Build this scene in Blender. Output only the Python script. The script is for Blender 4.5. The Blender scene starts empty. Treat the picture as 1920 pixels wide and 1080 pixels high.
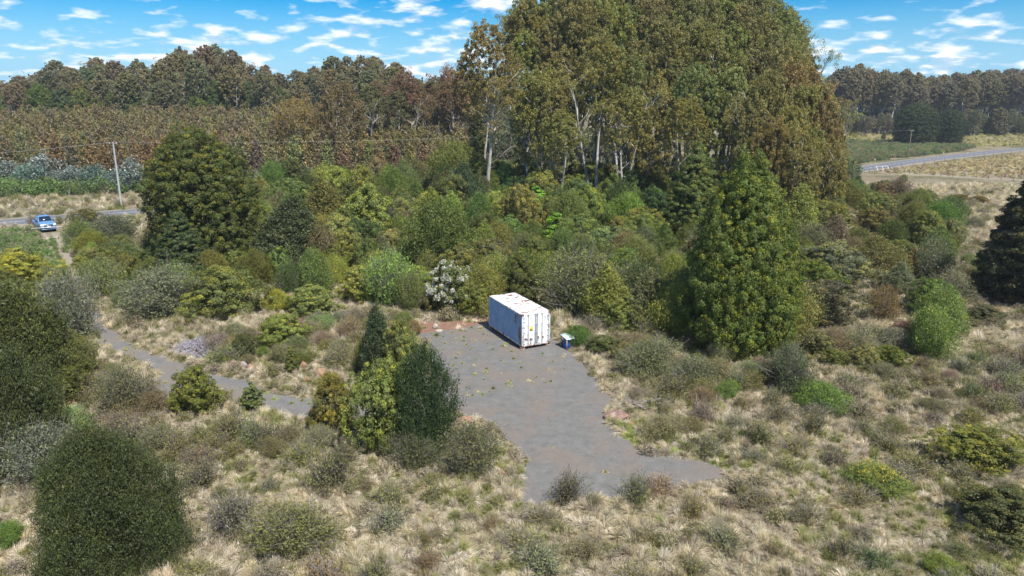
import bpy, math, random
import numpy as np
from mathutils import Vector, Matrix

SC = bpy.context.scene
COL = SC.collection
R = math.radians
rnd = random.Random(7)

# ------------------------------------------------------------------ camera
F, PITCH, CAMH = 1300.0, R(15.0), 18.2          # focal length in px of a 1920 wide frame
cd = bpy.data.cameras.new("camera"); cam = bpy.data.objects.new("camera", cd); COL.objects.link(cam)
cam.location = (0, 0, CAMH); cam.rotation_euler = (R(90) - PITCH, 0, 0)
cd.sensor_width = 36.0; cd.lens = 36.0 * F / 1920.0; cd.clip_start = 0.5; cd.clip_end = 6000
SC.camera = cam

# ------------------------------------------------------------------ sun, sky, exposure
SUN_EL = R(56)
SUN_DIR = Vector((0.58, -0.81, 0.0)).normalized() * math.cos(SUN_EL) + Vector((0, 0, math.sin(SUN_EL)))
sd = bpy.data.lights.new("sun", 'SUN'); sun = bpy.data.objects.new("sun", sd); COL.objects.link(sun)
sd.energy = 4.9; sd.angle = R(0.53); sd.color = (1.0, 0.95, 0.86)
sun.rotation_euler = SUN_DIR.to_track_quat('Z', 'Y').to_euler()
SC.view_settings.view_transform = 'Standard'; SC.view_settings.look = 'None'
SC.view_settings.exposure = 0.65; SC.view_settings.gamma = 1.0
SC.render.engine = 'CYCLES'
SC.cycles.max_bounces = 5; SC.cycles.diffuse_bounces = 3; SC.cycles.transmission_bounces = 3
SC.cycles.glossy_bounces = 2; SC.cycles.transparent_max_bounces = 4

W = bpy.data.worlds.new("World"); SC.world = W; W.use_nodes = True
class NT:
    """tiny helper around a node tree"""
    def __init__(s, t): s.t = t; s.N = t.nodes; s.L = t.links
    def n(s, typ, _in=None, **kw):
        nd = s.N.new(typ)
        for k, v in kw.items(): setattr(nd, k, v)
        for k, v in (_in or {}).items(): s.set(nd, k, v)
        return nd
    def set(s, nd, k, v):
        sock = nd.inputs[k]
        if isinstance(v, bpy.types.NodeSocket): s.L.new(v, sock)
        else: sock.default_value = v
    def math(s, op, a, b=0.0, c=0.0, clamp=False):
        m = s.n('ShaderNodeMath', {0: a, 1: b}, operation=op, use_clamp=clamp)
        if op in ('MULTIPLY_ADD', 'SMOOTH_MIN', 'COMPARE'): s.set(m, 2, c)
        return m.outputs[0]
    def noise(s, vec, scale, detail=4, rough=.55, dist=0.0):
        return s.n('ShaderNodeTexNoise', {'Vector': vec, 'Scale': scale, 'Detail': detail, 'Roughness': rough, 'Distortion': dist}).outputs['Fac']
    def ramp(s, fac, stops, interp='LINEAR'):
        r = s.n('ShaderNodeValToRGB', {'Fac': fac}); cr = r.color_ramp; cr.interpolation = interp
        while len(cr.elements) < len(stops): cr.elements.new(0.5)
        for e, (p, c) in zip(cr.elements, stops):
            e.position = p; e.color = (c, c, c, 1) if isinstance(c, (int, float)) else (*c, 1)
        return r.outputs['Color']
    def mix(s, fac, a, b, blend='MIX'):
        m = s.n('ShaderNodeMix', data_type='RGBA', blend_type=blend)
        s.set(m, 0, fac)
        s.set(m, 6, a if isinstance(a, bpy.types.NodeSocket) else (*a, 1))
        s.set(m, 7, b if isinstance(b, bpy.types.NodeSocket) else (*b, 1))
        return m.outputs[2]

w = NT(W.node_tree); w.N.clear()
sky = w.n('ShaderNodeTexSky', sky_type='NISHITA', sun_disc=False)
sky.sun_elevation = SUN_EL; sky.sun_rotation = math.atan2(SUN_DIR.x, SUN_DIR.y)
sky.air_density = 1.0; sky.dust_density = 0.0; sky.ozone_density = 3.0; sky.altitude = 900
SKY_S = 0.08
skyc0 = w.n('ShaderNodeHueSaturation', {'Color': sky.outputs[0], 'Saturation': 1.8, 'Value': 1.0, 'Hue': 0.5}).outputs[0]
tc = w.n('ShaderNodeTexCoord'); sx = w.n('ShaderNodeSeparateXYZ', {0: tc.outputs['Generated']})
skyc = w.mix(w.ramp(sx.outputs[2], [(0.0, .92), (.05, .6), (.13, 0.)]), skyc0, (1.9, 4.9, 8.0))
def cloudfield(dz):
    z = w.math('ADD', w.math('MAXIMUM', sx.outputs[2], -0.02), 0.21 + dz)
    u = w.math('DIVIDE', sx.outputs[0], z); v = w.math('DIVIDE', sx.outputs[1], z)
    cv = w.n('ShaderNodeCombineXYZ', {0: u, 1: v, 2: 4.7}).outputs[0]
    a = w.noise(cv, 6.6, 8, .50, .15); b = w.noise(cv, 1.3, 2, .5)
    return w.math('ADD', w.math('MULTIPLY', a, .72), w.math('MULTIPLY', b, .38))
d0 = cloudfield(0.0); d1 = cloudfield(0.011)
cov = w.ramp(d0, [(0.0, 0.0), (0.542, 0.0), (0.595, .35), (0.68, 1.0)])
lit = w.ramp(w.math('SUBTRACT', d0, d1), [(0.0, 1.0), (1.0, 1.0)])
shade = w.ramp(w.math('MULTIPLY_ADD', w.math('SUBTRACT', d1, d0), 6.0, 0.5), [(0.25, (9.5, 9.8, 10.2)), (0.62, (6.0, 6.9, 8.0))])
vecs = w.n('ShaderNodeMix', data_type='RGBA'); w.set(vecs, 0, cov); w.set(vecs, 6, skyc); w.set(vecs, 7, shade)
bg = w.n('ShaderNodeBackground', {'Color': vecs.outputs[2], 'Strength': SKY_S})
w.L.new(bg.outputs[0], w.n('ShaderNodeOutputWorld').inputs[0])

# ------------------------------------------------------------------ geometry helpers
def sm(t): t = np.clip(t, 0, 1); return t * t * (3 - 2 * t)
def T(x, y):                                    # the land rises gently far off
    x = np.asarray(x, float); y = np.asarray(y, float)
    return 8.0 * sm((y - 140) / 130) * sm((40 - x) / 90) + 5.0 * sm((y - 290) / 100) * sm((x - 20) / 60)
def ray(px, py):
    a = (px - 960) / F; b = (540 - py) / F
    c, s = math.cos(PITCH), math.sin(PITCH)
    return a, c + b * s, -s + b * c
def G(px, py):                                  # where the photograph's pixel meets the land
    dx, dy, dz = ray(px, py); z = 0.0
    for _ in range(30):
        t = (z - CAMH) / min(dz, -1e-3); z = .5 * z + .5 * float(T(dx * t, dy * t))
    return Vector((dx * t, dy * t, z))
def proj(x, y, z):
    c, s = math.cos(PITCH), math.sin(PITCH)
    zz = y * c - (z - CAMH) * s; yy = y * s + (z - CAMH) * c
    return 960 + F * x / zz, 540 - F * yy / zz
def inpoly(X, Y, poly):
    X = np.asarray(X); Y = np.asarray(Y); c = np.zeros(X.shape, bool); n = len(poly)
    for i in range(n):
        x1, y1 = poly[i][:2]; x2, y2 = poly[(i + 1) % n][:2]
        if y1 == y2: continue
        c ^= ((y1 > Y) != (y2 > Y)) & (X < (x2 - x1) * (Y - y1) / (y2 - y1) + x1)
    return c
def gp(pts): return [(G(*p).x, G(*p).y) for p in pts]

def build(name, parts, mats):
    """parts: (verts n*3, faces m*k, material index, colour n*3 or None) -> mesh"""
    me = bpy.data.meshes.new(name); V = []; L = []; S = []; MI = []; C = []; off = 0
    for v, f, mi, c in parts:
        v = np.asarray(v, np.float32).reshape(-1, 3); f = np.asarray(f, np.int32)
        V.append(v); L.append((f + off).ravel()); S.append(np.full(len(f), f.shape[1], np.int32))
        MI.append(np.full(len(f), mi, np.int32))
        C.append(np.asarray(c, np.float32) if c is not None else np.tile(np.float32([.5, 0, .5]), (len(v), 1)))
        off += len(v)
    V = np.concatenate(V); L = np.concatenate(L); S = np.concatenate(S); MI = np.concatenate(MI); C = np.concatenate(C)
    me.vertices.add(len(V)); me.vertices.foreach_set('co', V.ravel())
    me.loops.add(len(L)); me.loops.foreach_set('vertex_index', L)
    me.polygons.add(len(S)); st = np.concatenate([[0], np.cumsum(S)[:-1]]).astype(np.int32)
    me.polygons.foreach_set('loop_start', st); me.polygons.foreach_set('loop_total', S)
    me.polygons.foreach_set('material_index', MI)
    for m in mats: me.materials.append(m)
    me.update(calc_edges=True)
    a = me.color_attributes.new('c', 'FLOAT_COLOR', 'POINT')
    a.data.foreach_set('color', np.concatenate([C, np.ones((len(C), 1), np.float32)], 1).ravel())
    me.validate()
    return me
def unit(a): return a / np.maximum(np.linalg.norm(a, axis=-1, keepdims=True), 1e-6)
def leaves(rg, P, N, size, asp=1.8, mi=0, var=None, tip=None, tang=None):
    n = len(P); size = np.broadcast_to(size, (n,))[:, None] * rg.uniform(.7, 1.3, (n, 1))
    t = rg.normal(size=(n, 3)) if tang is None else tang
    t = unit(t - (t * N).sum(1, keepdims=True) * N); b = np.cross(N, t)
    v = np.stack([P + t * size * asp * .5, P + b * size * .5, P - t * size * asp * .5, P - b * size * .5], 1).reshape(-1, 3)
    f = np.arange(n * 4).reshape(-1, 4)
    var = rg.uniform(0, 1, n) if var is None else var; tip = np.zeros(n) if tip is None else tip
    c = np.repeat(np.stack([var, tip, rg.uniform(0, 1, n)], 1), 4, 0)
    return (v, f, mi, c)
def tube(path, rad, k=6, mi=1, var=.5):
    path = np.asarray(path, float); n = len(path); rad = np.broadcast_to(rad, (n,))
    d = unit(np.gradient(path, axis=0)); ref = np.array([1., .1, .05]); a = unit(np.cross(d, ref)); b = np.cross(d, a)
    th = np.linspace(0, 2 * np.pi, k, endpoint=False)
    v = path[:, None] + rad[:, None, None] * (np.cos(th)[None, :, None] * a[:, None] + np.sin(th)[None, :, None] * b[:, None])
    i = np.arange(n - 1)[:, None] * k; j = np.arange(k)[None]; j2 = (j + 1) % k
    f = np.stack([i + j, i + j2, i + k + j2, i + k + j], -1).reshape(-1, 4)
    c = np.tile([var, 0, .5], (n * k, 1))
    return (v.reshape(-1, 3), f, mi, c)
def curve(p0, d0, length, n, rg, bend=(0, 0, .3), wob=.12):
    p = np.array(p0, float); d = unit(np.array(d0, float)); out = [p.copy()]
    for _ in range(n):
        d = unit(d + np.array(bend) / n + rg.normal(size=3) * wob); p = p + d * length / n; out.append(p.copy())
    return np.array(out), d

# ------------------------------------------------------------------ materials
def newmat(name):
    m = bpy.data.materials.new(name); m.use_nodes = True; t = NT(m.node_tree); t.N.clear()
    return m, t, t.n('ShaderNodeOutputMaterial')
def foliage(name, tipmul=(1.7, 1.45, .7), trans=.28, inst=False, rough=.5, lo=.6, hi=2.0, spec=.3):
    m, t, o = newmat(name)
    at = t.n('ShaderNodeAttribute', attribute_name='c'); s = t.n('ShaderNodeSeparateColor', {0: at.outputs['Color']})
    if inst: base = t.n('ShaderNodeAttribute', attribute_type='INSTANCER', attribute_name='tint').outputs['Color']
    else: base = t.n('ShaderNodeObjectInfo').outputs['Color']
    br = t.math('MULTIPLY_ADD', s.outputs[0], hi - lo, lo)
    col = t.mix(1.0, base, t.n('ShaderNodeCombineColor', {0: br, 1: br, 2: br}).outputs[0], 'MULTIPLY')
    tipc = t.mix(1.0, col, tipmul, 'MULTIPLY')
    col = t.mix(s.outputs[1], col, tipc)
    p = t.n('ShaderNodeBsdfPrincipled', {'Base Color': col, 'Roughness': rough, 'Specular IOR Level': spec})
    tr = t.n('ShaderNodeBsdfTranslucent', {'Color': t.mix(1.0, col, (1.25, 1.25, .8), 'MULTIPLY')})
    t.L.new(t.n('ShaderNodeMixShader', {0: trans, 1: p.outputs[0], 2: tr.outputs[0]}).outputs[0], o.inputs[0])
    return m
def simple(name, col, rough=.7, metal=0.0, spec=.3, noise=None, bump=0.0):
    m, t, o = newmat(name); tcn = t.n('ShaderNodeTexCoord').outputs['Object']
    c = (*col, 1)
    if noise:
        sc, amt = noise; f = t.noise(tcn, sc, 5, .6)
        c = t.mix(f, tuple(x * (1 - amt) for x in col), tuple(min(1, x * (1 + amt)) for x in col))
    p = t.n('ShaderNodeBsdfPrincipled', {'Base Color': c, 'Roughness': rough, 'Metallic': metal, 'Specular IOR Level': spec})
    if bump:
        b = t.n('ShaderNodeBump', {'Height': t.noise(tcn, (noise or (8, 0))[0] * 2, 5, .6), 'Strength': bump, 'Distance': .05})
        t.L.new(b.outputs[0], p.inputs['Normal'])
    t.L.new(p.outputs[0], o.inputs[0]); return m
def bark(name, c1, c2, c3):
    m, t, o = newmat(name); v = t.n('ShaderNodeTexCoord').outputs['Object']
    mp = t.n('ShaderNodeMapping', {0: v}); mp.inputs['Scale'].default_value = (3, 3, .35)
    f = t.noise(mp.outputs[0], 1.6, 6, .65); g = t.noise(v, .35, 3)
    col = t.mix(t.ramp(g, [(.4, 0.), (.6, 1.)]), t.ramp(f, [(.35, c1), (.6, c2)]), t.ramp(f, [(.4, c2), (.65, c3)]))
    p = t.n('ShaderNodeBsdfPrincipled', {'Base Color': col, 'Roughness': .85, 'Specular IOR Level': .15})
    t.L.new(p.outputs[0], o.inputs[0]); return m
M_LEAF = foliage('foliage_leaf'); M_FINE = foliage('foliage_fine', (1.35, 1.3, .8), .25)
M_MYRT = foliage('foliage_myrtle', (2.0, 1.45, .55), .2)
M_GUM = foliage('foliage_gum', (1.16, 1.04, .8), .25, rough=.45)
M_SILV = foliage('foliage_silver', (1.9, 1.9, 2.1), .15, rough=.4)
M_PLAN = foliage('foliage_plantation', (1.3, 1.12, .8), .2)
M_PLANI = foliage('foliage_plantation_mass', (1.3, 1.12, .8), .2, inst=True)
M_GRASS = foliage('dry_grass', (1.35, 1.32, 1.25), .3, inst=True, rough=.6, spec=.2)
M_HEATH = foliage('heath_foliage', (1.5, 1.45, 1.1), .2, inst=True)
M_FLOWER = foliage('white_flower', (1, 1, 1), .2); M_YFLOWER = simple('yellow_flower', (.55, .40, .03))
M_BARK = bark('brown_bark', (.06, .045, .035), (.13, .105, .085), (.24, .21, .18))
M_GBARK = bark('gum_bark', (.16, .13, .105), (.42, .39, .35), (.64, .62, .58))
M_TWIG = simple('grey_twig', (.25, .225, .205), .8, noise=(4, .3))
M_TWIGD = simple('dark_twig', (.13, .115, .11), .8, noise=(4, .3))

# ------------------------------------------------------------------ plant prototypes (real metres)
PROF = {
 'ball': [(0, .55), (.12, .82), (.4, 1), (.7, .86), (.9, .5), (1, .12)],
 'dome': [(0, .80), (.15, .95), (.35, 1), (.6, .92), (.8, .72), (.93, .42), (1, .08)],
 'cone': [(0, .82), (.12, .98), (.3, .97), (.5, .80), (.7, .56), (.88, .28), (1, .04)],
 'spire': [(0, .8), (.2, 1), (.5, .82), (.75, .5), (.92, .2), (1, .03)],
 'round': [(0, .86), (.2, .98), (.45, 1), (.65, .93), (.8, .77), (.92, .5), (1, .12)], 'blunt': [(0, 1), (.3, .97), (.58, .83), (.78, .62), (.92, .38), (1, .1)],
 'bigcone': [(0, .80), (.12, .97), (.3, .98), (.5, .87), (.68, .70), (.83, .49), (.94, .28), (1, .12)],
 'egg': [(0, .86), (.15, 1), (.35, .98), (.55, .86), (.72, .66), (.86, .42), (.95, .2), (1, .05)],
 'loose': [(0, .45), (.2, .8), (.5, 1), (.75, .88), (.93, .55), (1, .2)]}
def envelope(rg, prof, Rr, H, n, z0=.05, inner=.0, lobes=.16):
    ts = np.array([p[0] for p in PROF[prof]]); rs = np.array([p[1] for p in PROF[prof]])
    ph = rg.uniform(0, 6.28, 6)
    t = []
    while len(t) < n:
        q = rg.uniform(0, 1, n * 3); keep = rg.uniform(0, 1, n * 3) < .22 + .78 * np.interp(q, ts, rs)
        t += list(q[keep])
    t = np.array(t[:n]); a = rg.uniform(0, 2 * np.pi, n)
    m = 1 + lobes * (np.sin(2 * a + ph[0] + 2 * t) + .8 * np.sin(3 * a + ph[1] - 5 * t) + .7 * np.sin(5 * a + ph[2] + 9 * t)) / 1.6
    r = np.interp(t, ts, rs) * Rr * m
    dr = np.interp(np.clip(t + .04, 0, 1), ts, rs) - np.interp(np.clip(t - .04, 0, 1), ts, rs)
    k = 1 - inner * rg.uniform(0, 1, n) ** 2
    P = np.stack([r * k * np.cos(a), r * k * np.sin(a), H * (z0 + (1 - z0) * t)], 1)
    N = unit(np.stack([np.cos(a), np.sin(a), -dr / .08 * Rr / H + .25], 1))
    return P, N
def dirs(rg, n): return unit(rg.normal(size=(n, 3)))
def clumpy(seed, prof, Rr, H, nc, rc, nl, ls, mat, tips=.35, inner=.35, core=.0, flat=.8, stems=3, z0=.06, lobes=.16, tipup=False, bmat=None):
    """crown made of many tufts"""
    rg = np.random.default_rng(seed); P, N = envelope(rg, prof, Rr * .93, H * .96, nc, z0, inner, lobes)
    P[:, :2] *= 1 + .06 * rg.normal(size=(nc, 1)); P[:, 2] *= 1 + .03 * rg.normal(size=nc); rr = rc * rg.uniform(.45, 1.5, nc); cv = rg.uniform(0, 1, nc); ct = (rg.uniform(0, 1, nc) < tips) * rg.uniform(.4, 1, nc)
    if tipup: ct = np.clip(ct * (.3 + 1.3 * P[:, 2] / H), 0, 1)
    id_ = np.repeat(np.arange(nc), nl); n = nc * nl
    d = dirs(rg, n); flip = (d * N[id_]).sum(1) < -.35; d[flip] *= -1
    rad = rg.uniform(.25, 1, n) ** .45
    Q = P[id_] + d * (rr[id_] * rad)[:, None] * np.array([1, 1, flat])
    nn = unit(d + .55 * rg.normal(size=(n, 3)) + .35 * N[id_])
    var = np.clip(.55 * cv[id_] + .45 * rg.uniform(0, 1, n), 0, 1); tp = ct[id_] * np.clip((d[:, 2] + .5) * 1.1, 0, 1) * (rad > .7)
    parts = [leaves(rg, Q, nn, ls, 1.6, 0, var, tp)]
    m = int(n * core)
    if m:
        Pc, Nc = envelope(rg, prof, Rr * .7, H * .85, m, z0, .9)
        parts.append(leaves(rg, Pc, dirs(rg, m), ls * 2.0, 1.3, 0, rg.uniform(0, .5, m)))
    crown = build('crown', parts, [mat])
    return crown, stems_mesh(rg, Rr, H, stems, bmat or M_BARK)
def stems_mesh(rg, Rr, H, k, mat, top=.75, r0=None):
    tp = []; r0 = r0 or max(.03, H * .022)
    if k == 1:
        p, _ = curve((0, 0, -.1), (0, 0, 1), H * .93, 8, rg, (0, 0, .3), .03); tp.append(tube(p, np.linspace(r0 * 1.6, r0 * .15, len(p)), 7, 0))
    for i in range(k if k > 1 else 7):
        a = rg.uniform(0, 6.28); z = 0 if k > 1 else rg.uniform(.12, .7) * H
        p, _ = curve((.1 * math.cos(a) * (k > 1), .1 * math.sin(a) * (k > 1), z - .05), (math.cos(a), math.sin(a), max(1.3, 2.2 * H / Rr * .6) if k > 1 else .5),
                     (H * top * .9 if k > 1 else Rr * .7), 5, rg, (0, 0, .5), .12)
        tp.append(tube(p, np.linspace(r0, r0 * .2, len(p)), 5, 0))
    return build('trunk', tp, [mat])
def sprayy(seed, prof, Rr, H, ns, sl, nl, ls, mat, up=.8, stems=3, twigs=0.0, tips=.3, asp=3.0, spread=.09, z0=.03, lobes=.16, inner=.5, tmat=None, core=0.):
    """crown of fine upward sprays"""
    rg = np.random.default_rng(seed); P, N = envelope(rg, prof, Rr * .9, H * .92, ns, z0, inner, lobes)
    P[:, :2] *= 1 + .07 * rg.normal(size=(ns, 1)); P[:, 2] *= 1 + .04 * rg.normal(size=ns)
    aa = np.arctan2(P[:, 1], P[:, 0]); k_ = 4 + Rr * 2; P[:, :2] *= (1 + .085 * np.sin(k_ * aa + 3 * np.sin(P[:, 2] * 1.7)) * np.sin(P[:, 2] * 3.1 + 2 * np.sin(aa * 3)))[:, None]
    D = unit(N * .7 + np.array([0, 0, up]) + .3 * rg.normal(size=(ns, 3))); Ls = sl * rg.uniform(.5, 1.5, ns) * (1 + .8 * (rg.uniform(0, 1, ns) < .08))
    cl = .5 + .5 * np.sin(P[:, 0] * 2.3 / Rr * 2 + 1) * np.sin(P[:, 1] * 2.1 / Rr * 2) ; cv = np.clip(.4 * cl + .6 * rg.uniform(0, 1, ns), 0, 1)
    ct = (rg.uniform(0, 1, ns) < tips) * 1.0
    id_ = np.repeat(np.arange(ns), nl); n = ns * nl; s = rg.uniform(-.5, .6, n)
    Q = P[id_] + D[id_] * (s * Ls[id_])[:, None] + rg.normal(size=(n, 3)) * spread
    tang = unit(D[id_] + .5 * rg.normal(size=(n, 3))); nn = unit(dirs(rg, n) + .5 * N[id_])
    parts = [leaves(rg, Q, nn, ls, asp, 0, np.clip(.6 * cv[id_] + .4 * rg.uniform(0, 1, n), 0, 1), ct[id_] * (s > .1), tang)]
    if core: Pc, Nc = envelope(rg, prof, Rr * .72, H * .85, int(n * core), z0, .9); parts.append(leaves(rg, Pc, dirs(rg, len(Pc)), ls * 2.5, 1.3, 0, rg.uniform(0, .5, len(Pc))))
    mats = [mat]
    if twigs:
        mats.append(tmat or M_TWIG)
        for i in range(int(ns * twigs)):
            j = rg.integers(ns); p0 = P[j] * np.array([.35, .35, .5]); p1 = P[j] + D[j] * Ls[j] * .9
            mid = (p0 + p1) / 2 + rg.normal(size=3) * .12 * Rr
            parts.append(tube([p0, mid, p1], [.012 * H / 2 + .006, .010, .004], 3, 1))
    return build('crown', parts, mats), stems_mesh(rg, Rr, H, stems, M_BARK)
def euc(seed, H=30., cr=4.6, cb=.45, nlimb=11, ncl=2, nl=560, ls=.10, rc=.9, fork=0, lean=.04, mat=None):
    """tall gum: pale bare trunk, rising limbs, layered parasol clumps of drooping leaves"""
    rg = np.random.default_rng(seed); tb = []; ends = []
    trunks = [((0, 0, -.3), (rg.normal() * lean, rg.normal() * lean, 1), H * .84, H * .0098)]
    for i in range(fork):
        a = rg.uniform(0, 6.28); trunks.append(((0, 0, -.2), (math.cos(a) * .25, math.sin(a) * .25, 1), H * rg.uniform(.7, .82), H * .010))
    for p0, d0, Lg, r0 in trunks:
        p, d = curve(p0, d0, Lg, 10, rg, (0, 0, .2), .035)
        tb.append(tube(p, np.linspace(r0 * 1.15, r0 * .16, len(p)), 7, 0)); ends.append((p[-1], 1.0))
        for k in range(nlimb if not fork else nlimb // 2 + 1):
            t = cb * .85 + (1 - cb * .85) * (k + rg.uniform(0, .8)) / (nlimb if not fork else nlimb // 2 + 1); t = min(t, .97)
            x = t * 10; q = p[int(x)] * (1 - x % 1) + p[min(int(x) + 1, 10)] * (x % 1); a = k * 2.4 + rg.uniform(-.5, .5)
            spr = math.sin(math.pi * min(1, max(.12, (1.15 - t) / (1.15 - cb * .85)) * .9)) ** .6
            Ll = cr * rg.uniform(.6, .95) * (.35 + .7 * spr)
            lp, ld = curve(q, (math.cos(a), math.sin(a), 1.15), Ll * 1.15, 5, rg, (math.cos(a) * .2, math.sin(a) * .2, .1), .10)
            rb = r0 * (1.1 - t) * .75 + .03; tb.append(tube(lp, np.linspace(rb, rb * .25, 6), 5, 0)); ends.append((lp[-1], 1))
            for m in range(ncl):
                j = rg.integers(2, 5); b = a + rg.choice([-1, 1]) * rg.uniform(.5, 1.2)
                sp, _ = curve(lp[j], (math.cos(b), math.sin(b), .9), Ll * .55, 3, rg, (0, 0, .3), .12)
                tb.append(tube(sp, np.linspace(rb * .45, rb * .12, 4), 4, 0)); ends.append((sp[-1], .9))
    for k in range(5):                           # dead snags low on the trunk
        a = rg.uniform(0, 6.28); q = np.array([0, 0, H * rg.uniform(.2, cb)])
        sp, _ = curve(q, (math.cos(a), math.sin(a), .35), cr * rg.uniform(.3, .6), 3, rg, (0, 0, .2), .2); tb.append(tube(sp, np.linspace(.06, .015, 4), 4, 0))
    C = np.array([e[0] for e in ends]); sz = rc * np.array([e[1] for e in ends]) * rg.uniform(.75, 1.35, len(C))
    Pe, Ne = envelope(rg, 'dome', cr * .86, H * (1.0 - cb) , 430, .08, .35, .16); Pe[:, 2] += H * cb - .4; tt = (Pe[:, 2] - H * cb) / (H * (1 - cb)); Pe = Pe[tt > rg.uniform(.0, .62, len(tt))]
    C = np.concatenate([C, Pe]); sz = np.concatenate([sz, rc * rg.uniform(.28, .55, len(Pe))]); C = np.repeat(C, 2, 0) + rg.normal(size=(2 * len(C), 3)) * np.repeat(np.minimum(sz, .8), 2)[:, None] * np.array([.7, .7, .9]); sz = np.repeat(sz, 2) * rg.uniform(.6, 1, len(C))
    nc = len(C); id_ = np.repeat(np.arange(nc), nl // 6); n = len(id_); d = dirs(rg, n); d[:, 2] = np.abs(d[:, 2]) * rg.choice([1, 1, 1, -1], n)
    rad = rg.uniform(.2, 1, n) ** .5
    Q = C[id_] + d * (sz[id_] * rad)[:, None] * np.array([.9, .9, 1.15]) - np.array([0, 0, .3])
    tang = unit(np.stack([rg.normal(size=n) * .5, rg.normal(size=n) * .5, -np.ones(n)], 1)); nn = unit(dirs(rg, n) * .8 + d * .6)
    cv = rg.uniform(0, 1, nc); ct = (rg.uniform(0, 1, nc) < .4) * rg.uniform(.3, 1, nc)
    crown = build('crown', [leaves(rg, Q, nn, ls, 1.9, 0, np.clip(.35 * cv[id_] + .65 * rg.uniform(0, 1, n), 0, 1), ct[id_], tang)], [mat or M_GUM])
    return crown, build('trunk', tb, [M_GBARK])

PR = {}                                          # kind -> list of (crown, trunk, R, H)
def reg(kind, R0, H0, pair): PR.setdefault(kind, []).append((pair[0], pair[1], R0, H0))
for s, (pf, lb, rc_) in enumerate((('ball', .22, .32), ('egg', .34, .28), ('loose', .40, .30), ('dome', .30, .24), ('egg', .45, .36), ('loose', .5, .25))):
    reg('bush', 2.2, 4.0, clumpy(10 + s, pf, 2.2, 4.0, int(26 / rc_ ** 2), rc_, int(1450 * rc_ ** 2), .06, M_LEAF, .35, inner=.5, core=.06, lobes=lb))
for s in range(3): reg('dome', 4.5, 10, clumpy(20 + s, 'dome', 4.5, 10, 800, .46, 120, .105, M_MYRT, .35, core=.1, stems=1, tipup=True, flat=.7, lobes=.12))
for s in range(3): reg('cone', 4.2, 13, clumpy(30 + s, 'cone', 4.2, 13, 900, .44, 120, .095, M_MYRT, .3, core=.08, stems=1, flat=.6, lobes=.14))
reg('bigdome', 5.5, 13, clumpy(27, 'round', 5.5, 13, 2600, .34, 95, .075, M_MYRT, .3, core=.12, stems=1, tipup=True, flat=.8, lobes=.07, inner=.35, z0=.02))
reg('bigcone', 4.6, 13, clumpy(38, 'bigcone', 4.6, 13, 2800, .31, 90, .064, M_MYRT, .3, core=.1, stems=1, flat=1.0, lobes=.10, inner=.35, z0=.02))
for s in range(2): reg('spire', 1.3, 5.0, clumpy(40 + s, 'spire', 1.3, 5.0, 150, .26, 110, .075, M_LEAF, .35, core=.08, stems=1, flat=.6))
for s in range(3): reg('fine', 2.5, 5.5, sprayy(50 + s, ('dome', 'egg', 'blunt')[s], 2.5, 5.5, 2600, .55, 14, .05, M_FINE, .9, lobes=.28))
for s in range(1): reg('bigfine', 3.2, 6.0, sprayy(65 + s, 'blunt', 3.2, 6.0, 8000, .5, 17, .034, M_FINE, 1.3, core=.08, lobes=.22, inner=.35, tips=.5))
for s in range(2): reg('finetall', 2.0, 6.5, sprayy(60 + s, 'spire', 2.0, 6.5, 1900, .55, 14, .06, M_FINE, 1.3))
for s in range(3): reg('twiggy', 2.0, 3.0, sprayy(70 + s, 'loose', 2.0, 3.0, 1100, .5, 9, .05, M_FINE, .7, twigs=.35, tips=.35, inner=.8, lobes=.38, spread=.14))
for s in range(3): reg('soft', 1.8, 2.6, sprayy(80 + s, 'ball', 1.8, 2.6, 1700, .42, 13, .045, M_LEAF, 1.0, tips=.3, asp=2.2, lobes=.28))
for s in range(4): reg('heath', .8, .95, sprayy(90 + s, 'loose', .8, .85, 300, .34, 9, .03, M_FINE, .9, twigs=.5, tips=.6, inner=.9, spread=.10, lobes=.55, z0=0, tmat=M_TWIGD if s % 2 else M_TWIG))
reg('white', 1.9, 3.8, clumpy(101, 'loose', 1.9, 3.8, 120, .34, 130, .075, M_LEAF, .3, core=.06))
for s in range(5): reg('gum', 4.6, 30, euc(110 + s, fork=(0, 0, 1, 0, 1)[s], cb=(.52, .62, .56, .50, .60)[s]))
for s in range(3): reg('gumlow', 4.2, 18, euc(120 + s, 18, 4.2, .22, 15, 2, 520, .105, .85, fork=s % 2))
reg('gumopen', 6.0, 17, euc(131, 17, 5.6, .38, 16, 3, 300, .12, .9, fork=1)); reg('gumopen', 6.0, 17, euc(132, 17, 5.6, .42, 16, 3, 270, .12, .85, fork=2))
for s in range(3): reg('gumfar', 4.0, 30, euc(160 + s, 30, 4.2, .46, 11, 1, 300, .19, 1.0, fork=s % 2))
for s in range(4): reg('sapling', 1.5, 9, sprayy(140 + s, 'spire', 1.5, 9, 420, 1.1, 11, .17, M_PLAN, 1.3, stems=1, tips=.45, spread=.2, lobes=.25))
for s in range(3): reg('silver', 1.7, 5, sprayy(150 + s, 'loose', 1.7, 5, 300, .8, 9, .15, M_SILV, .7, stems=1, tips=.3, asp=1.6, spread=.22, lobes=.4, inner=.8))

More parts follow.
